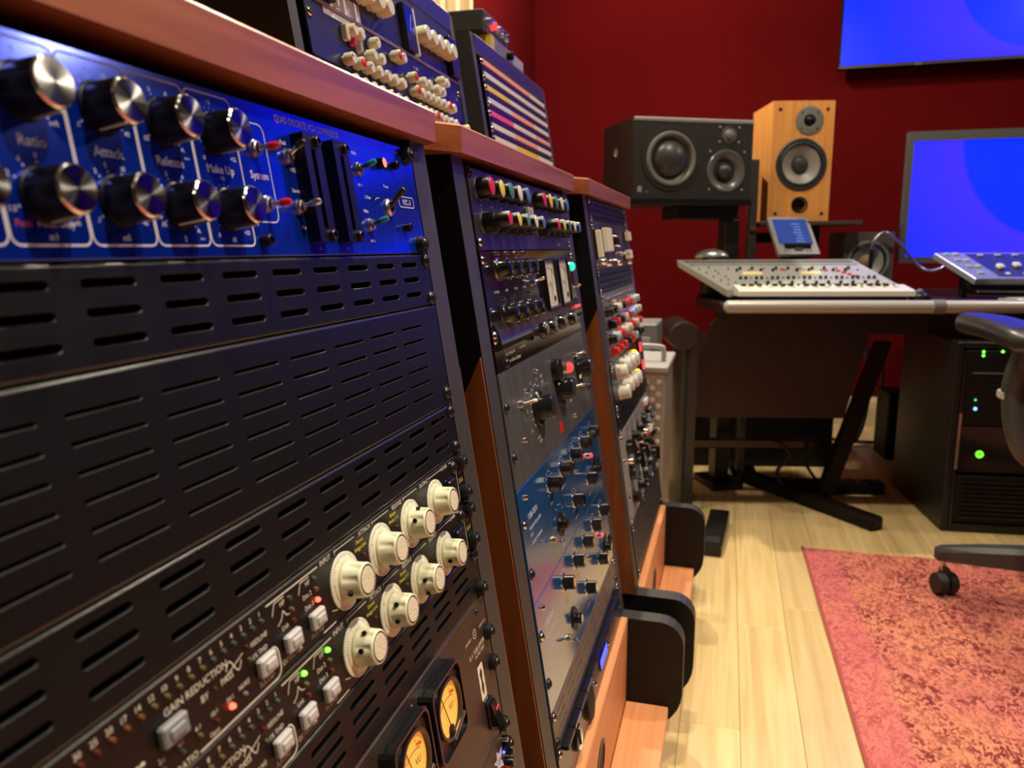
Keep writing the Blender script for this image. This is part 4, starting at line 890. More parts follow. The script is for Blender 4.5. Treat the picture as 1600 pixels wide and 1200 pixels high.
# mixing console: wide silver wedge
t = thing('mixing_console', 'wide silver mixing console sloping down to the desk front', 'console', MD)
CS = mat('console_silver', (.52, .54, .53), .36, metal=.3); CD = mat('console_dark_grey', (.16, .17, .172), .4, metal=.3)
A, B_, C_, D_ = (-.134, .24, .884), (.49, .24, .884), (.602, .05, .790), (.008, .05, .786)
b = MB(1); lo = [(p[0]+.004, p[1], p[2]-.024) for p in (A, B_, C_, D_)]
b.add([A, B_, C_, D_]+lo, [(0, 3, 2, 1), (4, 5, 6, 7), (0, 1, 5, 4), (1, 2, 6, 5), (2, 3, 7, 6), (3, 0, 4, 7)], CS); b.build('body', t)
def cpt(s, v, h=0):
    a = Vector(A).lerp(Vector(B_), s); d = Vector(D_).lerp(Vector(C_), s); n = (Vector(C_)-Vector(D_)).cross(Vector(A)-Vector(D_)).normalized(); return a.lerp(d, v)+n*h
def on_console(fn, s, v, name, h=0, parent=t):
    p = cpt(s, v, h); n = (Vector(C_)-Vector(D_)).cross(Vector(A)-Vector(D_)).normalized(); x = (Vector(C_)-Vector(D_)).normalized(); y = n.cross(x)
    o = put(name, fn, parent, (0, 0, 0)); o.matrix_local = Matrix(((x.x, y.x, n.x, p.x), (x.y, y.y, n.y, p.y), (x.z, y.z, n.z, p.z), (0, 0, 0, 1))); return o
MB(1).add([(.03, .06, ZD+.001), (.56, .06, ZD+.001), (.46, .21, ZD+.001), (.03, .21, ZD+.001), (.03, .06, .764), (.56, .06, .768), (.46, .21, .838), (.03, .21, .838)], [(3, 2, 1, 0), (4, 5, 6, 7), (0, 1, 5, 4), (1, 2, 6, 5), (2, 3, 7, 6), (3, 0, 4, 7)], BLKM).build('riser', t)
for s0, s1, v0, v1, m_ in ((.02, .98, .03, .12, CD), (.02, .98, .17, .20, CD)):
    q = MB(1); P4 = [cpt(s0, v0, .001), cpt(s1, v0, .001), cpt(s1, v1, .001), cpt(s0, v1, .001)]; q.add(P4, [(0, 3, 2, 1)], m_); q.build('meter_bridge_strip', t)  # darker grey strips near the console's back edge
csk = proto('csk', lambda m: m.lathe([(5.5, 0), (5, 9), (4, 10), (0, 10.3)], KNOBB, 12)); csc = proto('csc', lambda m: m.lathe([(4.5, 0), (4.2, 4), (2.5, 6.4), (0, 7)], CHROME, 12))
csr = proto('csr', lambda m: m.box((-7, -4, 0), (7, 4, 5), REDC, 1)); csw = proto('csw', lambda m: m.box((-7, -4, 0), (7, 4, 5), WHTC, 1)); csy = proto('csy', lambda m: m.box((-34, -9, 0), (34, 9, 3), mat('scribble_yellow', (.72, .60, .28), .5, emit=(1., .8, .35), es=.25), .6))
for s in (.30, .63): on_console(csy, s, .48, 'scribble_strip')
for k in range(22): on_console(csk if k % 3 else csc, .2+.034*k, .34+.06*(k % 2), 'rotary_control')
for k in range(26): on_console((csk, csk, csc)[k % 3], .18+.030*k, .66, 'fader_cap')
for k in range(22): on_console((csk, csw)[k % 2], .22+.034*k, .82, 'channel_button')
for k in range(7): on_console(csc, .02+.006*k, .1+.125*k, 'edge_screw')
for k in range(6): on_console(csc, .10+.012*(k % 2), .3+.1*k, 'edge_screw')
for k in range(4): on_console(csr, .80+.014*k, .42+.06*k, 'red_button')
on_console(csr, .50, .37, 'red_button'); on_console(csr, .735, .40, 'red_button')
# low keyboard-style controller in front of the console
t = thing('front_controller', 'low pale grey control surface in front of the silver console', 'controller', MD @ T(.03, -.045, ZD+.0215))
PG = mat('pale_controller', (.70, .69, .64), .38)
b = MB(1); b.prism([(0, .0), (.094, .0), (.094, .034), (.02, .022), (0, .016)], 0, .565, PG, Matrix(((0, 0, 1, 0), (1, 0, 0, 0), (0, 1, 0, 0), (0, 0, 0, 1)))); b.build('body', t)
MB(1).box((.02, .02, -.0212), (.545, .085, -.0002), BLKM).build('riser', t)
for k in range(20):
    if k % 4 == 3: put('chrome_key', csc, t, (.03+.026*k, .074, .0315), k=1)
    else: put('black_key', proto('bkey', lambda m: m.box((-8, -9, 0), (8, 9, 9), KNOBB, 1.5)), t, (.03+.026*k, .074, .0285), k=1)
for k in range(14): put('white_key', csw, t, (.04+.037*k, .048, .0255), k=1)
t = thing('black_trackball', 'black trackball lump at the right end of the pale control surface', 'trackball', MD @ T(.628, -.0, ZD+.0005))
MB(1).lathe([(.032, 0), (.034, .012), (.028, .026), (.016, .033), (0, .035)], BLKS, 20).build('housing', t); MB(1).lathe([(.012, .030), (.009, .040), (0, .043)], MGREY, 14).build('ball', t)
# mouse on a black block
t = thing('riser_block', 'small black block behind the console, under the silver mouse', 'block', MD @ T(.0, .287, ZD+.0005))
MB(1).lathe([(.036, 0), (.036, .138), (.034, .142), (0, .142)], BLKS, 28).build('drum', t); MB(1).box((-.04, -.04, .0), (.04, .04, .012), BLKM, .003).build('foot', t)
t = thing('computer_mouse', 'silver computer mouse resting on the small black block', 'mouse', MD @ T(.0, .287, ZD+.1427))
ms = MB(1); n = 18; rows = 7; vs = []
for q in range(rows+1):
    a = math.pi/2*q/rows
    for k in range(n): c = 2*math.pi*k/n; vs.append((.064*math.cos(a)*math.cos(c), .034*math.cos(a)*math.sin(c), .032*math.sin(a)))
ms.add(vs, [(q*n+k, q*n+(k+1) % n, (q+1)*n+(k+1) % n, (q+1)*n+k) for q in range(rows) for k in range(n)]+[tuple(range(n))[::-1]], mat('mouse_silver', (.55, .56, .58), .25, metal=.7), True).build('shell', t)
MB(1).box((-.052, -.004, .012), (-.03, .004, .028), KNOBB, .002).build('scroll_wheel', t)
# tilted handheld screen
t = thing('tilted_screen', 'small grey tilted touch screen with dark blue display behind console', 'screen', MD @ T(.225, .238, .893) @ RZ(.26) @ Matrix.Rotation(math.radians(-36), 4, 'X'))
Mp = Matrix(((1, 0, 0, 0), (0, 0, -1, 0), (0, 1, 0, 0), (0, 0, 0, 1)))
MB(1).prism(rr(0, 0, .165, .168, .006), 0, .016, mat('pda_case', (.26, .26, .265), .38, metal=.3), Mp, .002).build('case', t)
MB(1).prism(rr(.014, .044, .150, .157, .002), .016, .0166, mat('pda_display', (.01, .02, .10), .2, emit=(.03, .07, .32), es=.55), Mp).build('display', t)
m_ = MB(1)
for k in range(7): m_.prism(rr(.085+.004*(k % 3), .056+k*.013, .118, .059+k*.013, .0005, 1), .0166, .0169, mat('pda_line', (.1, .15, .4), .3, emit=(.12, .2, .6), es=.6), Mp)
m_.build('display_lines', t)
MB(1).prism(rr(.065, .016, .10, .028, .006), .016, .019, CHROME, Mp).build('nav_key', t)
for x in (.03, .046, .116, .132): MB(1).prism(circ(x, .018, .005, 12), .016, .018, MGREY, Mp).build('small_key', t)
MB(1).box((.03, .001, -.143), (.135, .03, .05), BLKM, .003, Matrix.Rotation(math.radians(36), 4, 'X')).build('back_stand', t)
# small grey cube speaker
def driver(parent, name, x, z, R, y, parts, M=None):
    """round loudspeaker driver facing -y: parts = list of (name, profile(r, depth outwards), material)"""
    Mx = T(x, y, z) @ Matrix.Rotation(math.pi/2, 4, 'X'); o = None
    for i, (pn, prof, m_) in enumerate(parts):
        b = MB(1).lathe([(r*R, d) for r, d in prof], m_, 36, Mx)
        q = b.build(pn if i else name, parent if i == 0 else o); o = o or q
    return o
def hole_cell(b, x0, z0, x1, z1, cx, cz, R, y, m_, wall=.02):
    """rectangle with a round hole, lying at depth y and facing -y, with the wall of the hole"""
    A_ = sorted([2*math.pi*k/28 for k in range(28)]+[math.atan2(zz-cz, xx-cx) % (2*math.pi) for xx in (x0, x1) for zz in (z0, z1)]); n = len(A_); O = []; I = []
    for a in A_:
        c, s = math.cos(a), math.sin(a); tt = min([(v-cx)/c for v in (x0, x1) if abs(c) > 1e-9 and (v-cx)/c > 0]+[(v-cz)/s for v in (z0, z1) if abs(s) > 1e-9 and (v-cz)/s > 0])
        O.append((cx+c*tt, y, cz+s*tt)); I.append((cx+c*R, y, cz+s*R))
    J = [(p[0], y+wall, p[2]) for p in I]
    b.add(O+I+J, [q for k in range(n) for q in ((k, (k+1) % n, n+(k+1) % n, n+k), (n+k, n+(k+1) % n, 2*n+(k+1) % n, 2*n+k))], m_)
def flat(b, x0, z0, x1, z1, y, m_): b.add([(x0, y, z0), (x1, y, z0), (x1, y, z1), (x0, y, z1)], [(0, 1, 2, 3)], m_)
def open_box(b, w, d, h, m_): b.add([(0, 0, 0), (w, 0, 0), (w, 0, h), (0, 0, h), (0, d, 0), (w, d, 0), (w, d, h), (0, d, h)], [(0, 3, 7, 4), (1, 5, 6, 2), (3, 2, 6, 7), (0, 4, 5, 1), (4, 7, 6, 5)], m_)
t = thing('cube_speaker', 'small dark grey cube speaker behind the console', 'speaker', MD @ T(.515, .40, ZD+.0005))
b = MB(1); m_ = mat('grey_cube', (.075, .07, .062), .6); open_box(b, .185, .17, .235, m_); hole_cell(b, 0, 0, .185, .235, .0925, .125, .068, 0, m_); b.build('cabinet', t)
driver(t, 'woofer', .0925, .125, .078, 0, (('ring', [(1, 0), (1, .004), (.9, .006), (.86, .002)], MGREY), ('surround', [(.86, .002), (.80, .005), (.74, .001)], RUBBER), ('cone', [(.74, .001), (.32, -.018)], LGREY), ('dust_cap', [(.32, -.018), (.27, -.008), (.12, -.003), (0, -.002)], mat('copper_cap', (.45, .30, .22), .4))))
# gooseneck microphone
t = thing('gooseneck_light', 'silver gooseneck lamp arching over the desk in front of monitor', 'lamp', MD @ T(.605, .368, ZD+.0005))
MB(1).lathe([(.024, 0), (.024, .01), (.008, .014), (.0075, .17), (0, .172)], BLKS, 16).build('base_post', t)
def smooth_pts(P, n=8):
    P = [Vector(p) for p in P]; P = [P[0]*2-P[1]]+P+[P[-1]*2-P[-2]]; out = []
    for i in range(1, len(P)-2):
        for k in range(n):
            s = k/n; a, b, c, d = P[i-1:i+3]; out.append(.5*((2*b)+(c-a)*s+(2*a-5*b+4*c-d)*s*s+(3*b-a-3*c+d)*s**3))
    return out+[P[-2]]
MB(1).tube(smooth_pts([(0, 0, .165), (.008, 0, .205), (.047, 0, .231), (.110, 0, .182), (.160, -.01, .118), (.198, -.02, .092), (.235, -.03, .096), (.262, -.035, .112)]), .0062, STEEL, 12).build('gooseneck', t)
MB(1).tube([(.255, -.034, .107), (.28, -.038, .122), (.315, -.045, .135)], .010, BLKS, 12, .013).build('lamp_head', t)
# fader controller on a stand and keyboard, right
t = thing('fader_controller', 'tilted silver fader controller on a black stand, right side of desk', 'controller', MD @ T(.85, .10, .80) @ Matrix.Rotation(math.radians(24), 4, 'X'))
b = MB(1); b.prism([(0, 0), (.62, 0), (.62, .21), (-.055, .21)], 0, .022, mat('fader_silver', (.33, .34, .44), .35, metal=.4), None, .002).build('case', t)
MB(1).prism([(.085, .015), (.61, .015), (.61, .2), (.045, .2)], .0221, .0226, mat('fader_navy', (.03, .035, .16), .3)).build('fader_bed', t)
for k in range(8):
    MB(1).box((.0, 0, .0226), (.003, .12, .0232), BLKP).build('fader_slot', t, (.115+.06*k-.012*.5, .06, 0)); MB(1).box((-.010, -.02, .023), (.014, .008, .037), WHTC, .004).build('fader_cap', t, (.112+.06*k, .085+.012*(k % 3), 0)); MB(1).box((-.010, -.006, .0226), (.012, .006, .029), LGREY, .002).build('key', t, (.09+.06*k, .18, 0)); MB(1).prism(circ(0, 0, .008, 12), .0226, .026, WHTC).build('round_key', t, (.12+.06*k, .035, 0))
skyk = mat('sky_key', (.25, .42, .55), .4)
for k in range(7): MB(1).box((0, 0, .022), (.022, .018, .027), (skyk, LGREY)[k % 2], .002).build('pale_key', t, (-.03+.018*(k//2)+.03*(k % 2), .185-.05*(k//2), 0))
MB(1).box((0, .02, -.03), (.58, .19, 0), BLKM, .004).build('under_shell', t)
for x in (.02, .54): MB(1).box((x, .12, -.0512), (x+.022, .145, .03), BLKS, .003, Matrix.Rotation(math.radians(-24), 4, 'X')).build('stand_leg', t)
t = thing('keyboard', 'thin silver computer keyboard under the fader controller', 'keyboard', MD @ T(.945, .015, ZD+.0005))
MB(1).prism([(0, 0), (.42, 0), (.42, .05), (-.03, .05)], 0, .008, SILV, None, .001).build('case', t)
kk = proto('kkey', lambda m: m.box((-6.5, -5.5, 0), (6.5, 5.5, 3), LGREY, .8))
for r_ in range(3):
    for c in range(25): put('key', kk, t, (.012+c*.016-.006*r_, .010+r_*.0145, .008), k=1)

# ================================================================== loudspeakers on stands
M_BS = T(-.330, 2.745, 1.097) @ RZ(.50)
t = thing('monitor_speaker', 'black three-way studio monitor speaker lying on its side', 'speaker', M_BS)
BW, BH, BD = .452, .272, .30
FB = mat('monitor_baffle', (.026, .026, .0255), .38)
b = MB(1); open_box(b, BW, BD, BH, BLKS); b.build('cabinet', t)
b = MB(1); hole_cell(b, .004, .0, .262, BH-.012, .140, .136, .088, 0, FB); hole_cell(b, .262, 0, BW, .185, .352, .098, .064, 0, FB); flat(b, .262, .185, BW, BH-.012, 0, FB); flat(b, 0, 0, .004, BH-.012, 0, FB); b.build('baffle', t)
MB(1).box((.0, -.003, BH-.014), (BW, .012, BH+.001), mat('bevel_grey', (.22, .22, .225), .35), .0035).build('top_bevel', t)
SR = mat('rubber_surround', (.16, .16, .155), .28); HG = mat('horn_grey', (.10, .10, .10), .25)
driver(t, 'woofer', .140, .136, .108, .0, (('ring', [(1, 0), (1, .003), (.93, .004), (.86, .003)], FB), ('surround', [(.86, .003), (.82, .010), (.76, .010), (.70, .002)], SR), ('cone', [(.70, .002), (.5, -.014)], CONE), ('dust_cap', [(.60, -.008), (.5, .008), (.3, .019), (.12, .024), (0, .025)], CONE)))
driver(t, 'midrange', .352, .098, .070, .0, (('waveguide', [(1.05, .0), (1.0, .004), (.9, .003), (.72, -.006), (.58, -.016)], HG), ('recess', [(.58, -.016), (.40, -.015)], RUBBER), ('dome', [(.40, -.015), (.36, -.003), (.2, .007), (0, .010)], CONE)))
driver(t, 'tweeter', .358, .222, .024, .0, (('plate', [(1.2, 0), (1.15, .003), (.8, .001)], HG), ('dome', [(.8, .001), (.6, .010), (.3, .014), (0, .015)], mat('dome_grey', (.16, .16, .16), .25))))
for x, z in ((.322, .248), (.396, .248), (.322, .198), (.396, .198), (.288, .165), (.42, .165), (.288, .035), (.415, .035)): MB(1).lathe([(.0038, 0), (.003, .002), (0, .0022)], LGREY, 10, T(x, .0005, z) @ Matrix.Rotation(math.pi/2, 4, 'X')).build('driver_screw', t)
MB(1).box((.018, -.0015, .022), (.034, .001, .042), mat('badge_lilac', (.30, .22, .25), .4), .0006).build('badge', t); MB(1).lathe([(.005, 0), (.004, .001), (.003, .0012)], mat('led_dim_green', (.05, .2, .06), .3), 14, T(.052, -.0003, .022) @ Matrix.Rotation(math.pi/2, 4, 'X')).build('power_led', t)
MB(1).lathe([(.016, 0), (.018, .003), (.012, .004), (.011, .001)], STEEL, 16, T(-.0005, .16, .17) @ Matrix.Rotation(-math.pi/2, 4, 'Y')).build('side_socket', t)
t = thing('speaker_stand', 'black steel stand carrying the sideways monitor speaker', 'speaker stand', T(-.330, 2.745, 0) @ RZ(.50))
MB(1).box((-.015, .0, 1.077), (BW+.01, .28, 1.0965), BLKS, .003).build('top_plate', t); MB(1).box((.20, .06, 1.03), (BW-.01, .2, 1.077), BLKM, .003).build('bracket', t)
MB(1).box((.405, .085, .03), (.465, .145, 1.03), mat('stand_column', (.018, .018, .019), .4), .004).build('column', t); MB(1).box((.37, .03, .0), (.50, .20, .03), BLKS, .004).build('base_plate', t)
M_OS = T(.136, 3.10, 1.024) @ RZ(.245)
t = thing('bookshelf_speaker', 'orange wood-veneer bookshelf speaker standing upright', 'speaker', M_OS)
SW, SH, SD = .224, .432, .26
b = MB(1); open_box(b, SW, SD, SH, spkwood); hole_cell(b, 0, 0, SW, .105, .114, .060, .024, 0, spkwood); hole_cell(b, 0, .105, SW, .306, .112, .206, .085, 0, spkwood); flat(b, 0, .306, SW, SH, 0, spkwood); b.build('cabinet', t)
driver(t, 'woofer', .112, .206, .094, .0, (('ring', [(1, 0), (1, .004), (.95, .007), (.86, .006)], mat('basket_black', (.03, .032, .036), .35)), ('surround', [(.86, .006), (.80, .010), (.74, .002)], RUBBER), ('cone', [(.74, .002), (.34, -.016)], mat('grey_cone', (.26, .245, .22), .4)), ('dust_cap', [(.34, -.016), (.26, -.003), (.12, .002), (0, .003)], CONE)))
driver(t, 'tweeter', .134, .362, .051, .0, (('plate', [(1, 0), (1, .003), (.94, .004), (.42, .003)], mat('tweeter_plate', (.16, .16, .15), .4)), ('recess', [(.42, .003), (.32, .001)], KNOBB), ('dome', [(.32, .001), (.25, .008), (.1, .011), (0, .012)], KNOBB)))
for k in range(4): a = math.pi/4+k*math.pi/2; MB(1).lathe([(.0035, .003), (.003, .0055), (0, .006)], KNOBB, 10, T(.134+.041*math.cos(a), 0, .362+.041*math.sin(a)) @ Matrix.Rotation(math.pi/2, 4, 'X')).build('driver_screw', t)
driver(t, 'port', .114, .060, .030, .0, (('lip', [(1, 0), (1, .002), (.82, .003), (.78, -.02)], BLKS), ('hole', [(.80, -.019), (0, -.019)], mat('port_dark', (.004, .004, .004), .8))))
for x, z in ((.026, .402), (.198, .402), (.026, .028), (.198, .028)): MB(1).lathe([(.006, 0), (.006, .002), (.003, .002), (.0025, .0005), (0, .0005)], KNOBB, 14, T(x, 0, z) @ Matrix.Rotation(math.pi/2, 4, 'X')).build('grille_socket', t)
t = thing('wood_speaker_stand', 'dark stand with thin shelf under the orange bookshelf speaker', 'speaker stand', T(.136, 3.10, 0) @ RZ(.10))
MB(1).box((-.03, -.01, 1.008), (.335, .27, 1.0235), mat('shelf_dark', (.05, .035, .03), .5), .002).build('shelf', t); MB(1).box((-.066, .02, .03), (-.036, .10, 1.255), mat('stand_grey', (.05, .05, .052), .4), .004).build('column', t); MB(1).box((.14, .05, .93), (.2, .13, 1.008), BLKM, .003).build('bracket', t); MB(1).box((-.035, .08, .945), (.15, .11, .985), BLKM, .002).build('arm', t)
MB(1).cyl((-.05, .028, 1.0), (-.05, .01, 1.0), .011, STEEL).build('clamp_knob', t); MB(1).box((-.085, .0, 0), (.02, .20, .03), BLKS, .004).build('base_plate', t)

# ================================================================== computer rack under the desk
t = thing('computer_cabinet', 'black rack cabinet on the floor under the right side of the desk', 'cabinet', T(.714, 2.712, 0) @ RZ(.10))
CBK = mat('cabinet_black', (.008, .008, .0085), .45); cw, ch, cdp = .56, .63, .52
for x in (0, cw-.022): MB(1).box((x, 0, 0), (x+.022, cdp, ch), CBK, .003).build('side_wall', t)
MB(1).box((.022, 0, 0), (cw-.022, cdp, .03), CBK, .002).box((.022, 0, ch-.02), (cw-.022, cdp, ch), CBK, .002).box((.022, cdp-.01, .03), (cw-.022, cdp, ch-.02), CBK).build('shell', t)
MB(1).box((.022, -.004, .03), (.030, .004, ch-.03), BSTEEL, .001).build('rail', t); MB(1).box((.022, .004, .215), (.03, -.008, .40), STEEL, .001).build('bright_rail_edge', t)
def cab_unit(z0, z1, name, label, m_):
    q = thing(name, label, 'computer unit', T(.714, 2.712, 0) @ RZ(.10) @ T(.031, -.002, z0), 'units in the computer cabinet'); MB(1).box((0, 0, .001), (cw-.062, .3, z1-z0-.001), m_, .002).build('case', q); return q
def clamp_led(q, x, z, m_, r=.004): MB(1).lathe([(r, 0), (r*.8, .002), (0, .003)], m_, 12, T(x, 0, z) @ Matrix.Rotation(math.pi/2, 4, 'X')).build('indicator_led', q)
q = cab_unit(.50, .605, 'storage_unit', 'black storage unit with three green lights, topmost in computer cabinet', BLKM); clamp_led(q, .045, .10, LEDG); clamp_led(q, .045, .088, LEDG); clamp_led(q, .10, .102, LEDG); MB(1).box((.02, -.002, .03), (.20, 0, .034), MGREY).build('edge_line', q)
q = cab_unit(.36, .50, 'server_unit', 'black server with one green and one blue light, computer cabinet', BLKM); clamp_led(q, .035, .085, mat('led_green_dim', (.05, .4, .05), .3, emit=(.05, .8, .08), es=1.5), .0035); clamp_led(q, .037, .056, LEDC, .0055); MB(1).box((.11, -.012, .08), (.165, 0, .10), WHTC, .004).build('white_tag', q)
q = cab_unit(.205, .36, 'computer_unit', 'glossy black computer with glowing green power ring, in the cabinet', mat('glossy_front', (.012, .012, .012), .12))
MB(1).lathe([(.012, .001), (.012, .003), (.004, .003), (.004, .001)], mat('power_ring', (.2, .7, .1), .3, emit=(.16, .9, .04), es=1.6), 24, T(.063, 0, .062) @ Matrix.Rotation(math.pi/2, 4, 'X')).build('power_button', q); clamp_led(q, .165, .070, LEDA, .0045)
q = cab_unit(.035, .195, 'vented_drawer', 'black slatted vent panel at the bottom of computer cabinet', BLKM)
for k in range(9): MB(1).box((.02, -.006, .016+k*.015), (.46, 0, .022+k*.015), BLKS, .001).build('slat', q)

# ================================================================== rug
RUG = bpy.data.materials.new('rug_weave'); RUG.use_nodes = True; nt = RUG.node_tree; bs = nt.nodes['Principled BSDF']; L = nt.links.new
tc = nt.nodes.new('ShaderNodeTexCoord')
def nz(sc, det, dist=0., vec=None):
    n = nt.nodes.new('ShaderNodeTexNoise'); n.inputs['Scale'].default_value = sc; n.inputs['Detail'].default_value = det; n.inputs['Distortion'].default_value = dist; L(vec or tc.outputs['Object'], n.inputs['Vector']); return n.outputs['Fac']
def ramp(f, p0, c0, p1, c1):
    r = nt.nodes.new('ShaderNodeValToRGB'); r.color_ramp.elements[0].position = p0; r.color_ramp.elements[0].color = (*c0, 1); r.color_ramp.elements[1].position = p1; r.color_ramp.elements[1].color = (*c1, 1); L(f, r.inputs[0]); return r.outputs[0]
def mixc(f, a, b): m = nt.nodes.new('ShaderNodeMix'); m.data_type = 'RGBA'; L(f, m.inputs[0]); L(a, m.inputs[6]); L(b, m.inputs[7]); return m.outputs[2]
base = ramp(nz(3.2, 3), .38, (.66, .24, .145), .62, (.56, .17, .14))
mp = nt.nodes.new('ShaderNodeMapping'); mp.inputs['Scale'].default_value = (1., .62, 1.); L(tc.outputs['Object'], mp.inputs[0])
speck = ramp(nz(95., 3, 1.2, mp.outputs[0]), .45, (0, 0, 0), .56, (1, 1, 1)); patch = ramp(nz(7., 5, 2.2), .36, (.45,)*3, .58, (1,)*3)
mul = nt.nodes.new('ShaderNodeMix'); mul.data_type = 'RGBA'; mul.blend_type = 'MULTIPLY'; mul.inputs[0].default_value = 1; L(speck, mul.inputs[6]); L(patch, mul.inputs[7])
dk = nt.nodes.new('ShaderNodeRGB'); dk.outputs[0].default_value = (.17, .028, .034, 1)
col = mixc(mul.outputs[2], base, dk.outputs[0])
sx = nt.nodes.new('ShaderNodeSeparateXYZ'); L(tc.outputs['Object'], sx.inputs[0])
bd = ramp(sx.outputs['X'], .085, (1, 1, 1), .10, (0, 0, 0)); pk = nt.nodes.new('ShaderNodeRGB'); pk.outputs[0].default_value = (.55, .13, .15, 1)
hf = nt.nodes.new('ShaderNodeMath'); hf.operation = 'MULTIPLY'; hf.inputs[1].default_value = .5; L(bd, hf.inputs[0])
col = mixc(hf.outputs[0], col, pk.outputs[0]); L(col, bs.inputs['Base Color']); bs.inputs['Roughness'].default_value = .95; bs.inputs['Specular IOR Level'].default_value = .1
bp = nt.nodes.new('ShaderNodeBump'); bp.inputs['Strength'].default_value = .7; bp.inputs['Distance'].default_value = .003; L(nz(260., 2), bp.inputs['Height']); L(bp.outputs[0], bs.inputs['Normal'])
t = thing('patterned_rug', 'worn red and salmon patterned rug on the maple floor', 'rug', T(.262, 2.44, .0005) @ RZ(.018))
rg = MB(1); NX, NY = 46, 70; W_, Lr = 1.9, 3.2; vs = []
for j in range(NY+1):
    for i in range(NX+1):
        x, y = W_*i/NX, -Lr*j/NY; ed = min(x, -y, W_-x, Lr+y); vs.append((x, y, .007*min(1, (ed/.012) if ed < .012 else 1)+.0012*math.sin(x*9+y*4)*math.sin(y*7)*min(1, ed/.1)+(.004*math.exp(-((x-.33)**2+(y+.02)**2)/.003))))
rg.add(vs, [(j*(NX+1)+i, (j+1)*(NX+1)+i, (j+1)*(NX+1)+i+1, j*(NX+1)+i+1) for j in range(NY) for i in range(NX)], RUG, True)
rg.box((.001, -Lr+.001, 0), (W_-.001, -.001, .0015), RUG); rg.build('pile', t)
MB(1).tube([(.0, 0, .004)]+[(.0, -Lr*k/20, .004) for k in range(1, 21)], .0042, mat('rug_binding', (.36, .07, .06), .9), 8).build('edge_binding', t)

# ================================================================== office chair
t = thing('office_chair', 'black swivel office chair with rolling base on the rug', 'chair', T(.935, 2.11, .0085))
CP = mat('chair_plastic', (.045, .045, .044), .42)
for k in range(5):
    a = math.radians(167-72*k); c, s = math.cos(a), math.sin(a); R_ = .352
    pts = [(.05*c, .05*s, .155), (.18*c, .18*s, .145), (.34*c, .34*s, .122), (R_*c, R_*s, .105)]
    b = MB(1); vs = []; prof = ((.05, .032, .17, .10), (.16, .029, .162, .105), (.27, .025, .146, .098), (R_+.012, .018, .128, .092), (R_+.024, .010, .120, .098))
    for r_, hw, zt_, zb_ in prof:
        for yy, zz in ((-hw, zb_), (hw, zb_), (hw*1.0, zt_-.012), (hw*.6, zt_), (-hw*.6, zt_), (-hw, zt_-.012)): vs.append((r_*c-yy*s, r_*s+yy*c, zz))
    n = 6; fs = [(i*n+q, i*n+(q+1) % n, (i+1)*n+(q+1) % n, (i+1)*n+q) for i in range(4) for q in range(n)]+[tuple(range(n))[::-1], tuple(range(4*n, 5*n))]
    sp = b.add(vs, fs, CP, False).build('base_spoke', t)
    cx, cy = R_*c, R_*s; ca = a+(.55 if k == 0 else 1.1); ax = Vector((math.cos(ca), math.sin(ca), 0)); px = Vector((-ax.y, ax.x, 0)); P0 = Vector((cx, cy, .031))+px*.012
    w_ = MB(1); w_.cyl(Vector((cx, cy, .062)), Vector((cx, cy, .098)), .006, STEEL)
    for sg in (-1, 1):
        w_.cyl(P0+ax*sg*.004, P0+ax*sg*.026, .030, RUBBER, .027, 22)
    w_.cyl(P0-ax*.004+Vector((0, 0, .02)), P0+ax*.004+Vector((0, 0, .02)), .026, BLKS, n=18)
    w_.build('caster', t)
MB(1).lathe([(.055, .09), (.055, .16), (.035, .185), (.028, .19), (.028, .40), (0, .40)], CP, 24).build('gas_column', t)
MB(1).box((-.19, -.25, .42), (.27, .24, .50), mat('chair_fabric', (.015, .015, .016), .8), .03).build('seat', t); MB(1).box((-.16, -.34, .55), (.26, -.26, 1.05), MATS['chair_fabric'], .03).build('backrest', t); MB(1).box((.01, -.36, .40), (.09, -.20, .62), CP, .01).build('back_bar', t); MB(1).box((-.14, -.14, .395), (.14, .14, .42), CP, .01).build('seat_plate', t)
for sg, yo in ((1, .0), (-1, -.52)):
    # armrest pad: rounded, thicker in the middle
    ar = MB(1); N = 10; n = 16; vs = []
    P0 = Vector((-.366, .03, .735)); P1 = Vector((-.325, -.40, .725))
    if sg < 0: P0 = Vector((.43, .03, .735)); P1 = Vector((.40, -.40, .725))
    d = (P1-P0).normalized(); sd = Vector((-d.y, d.x, 0)).normalized()
    for i in range(N+1):
        s = i/N; wd = .046*(1-(2*s-1)**6)**.5*(0.72+.38*s)+.004; hd = .024*(1-(2*s-1)**8)**.5+.003; p = P0.lerp(P1, s)+Vector((0, 0, .010*math.sin(math.pi*s)))
        for k in range(n): a = 2*math.pi*k/n; vs.append(p+sd*(wd*math.copysign(abs(math.cos(a))**.7, math.cos(a)))+Vector((0, 0, hd*math.copysign(abs(math.sin(a))**.8, math.sin(a)))))
    ar.add(vs, [(i*n+k, (i+1)*n+k, (i+1)*n+(k+1) % n, i*n+(k+1) % n) for i in range(N) for k in range(n)]+[tuple(range(n)), tuple(range(N*n, N*n+n))[::-1]], mat('arm_pad', (.022, .022, .024), .33), True).build('armrest_pad', t)
    pm = P0.lerp(P1, .78); sx_ = 1 if sg > 0 else -1
    MB(1).tube(smooth_pts([pm+Vector((0, 0, -.012)), pm+Vector((-.012*sx_, .01, -.12)), pm+Vector((.03*sx_, 0, -.25)), (pm.x+.20*sx_, pm.y, .44)]), .022, CP, 12, .018).build('armrest_post', t)
    MB(1).box((pm.x-.034, pm.y+.0, .60), (pm.x-.012, pm.y+.04, .62), LGREY, .004).build('height_button', t)

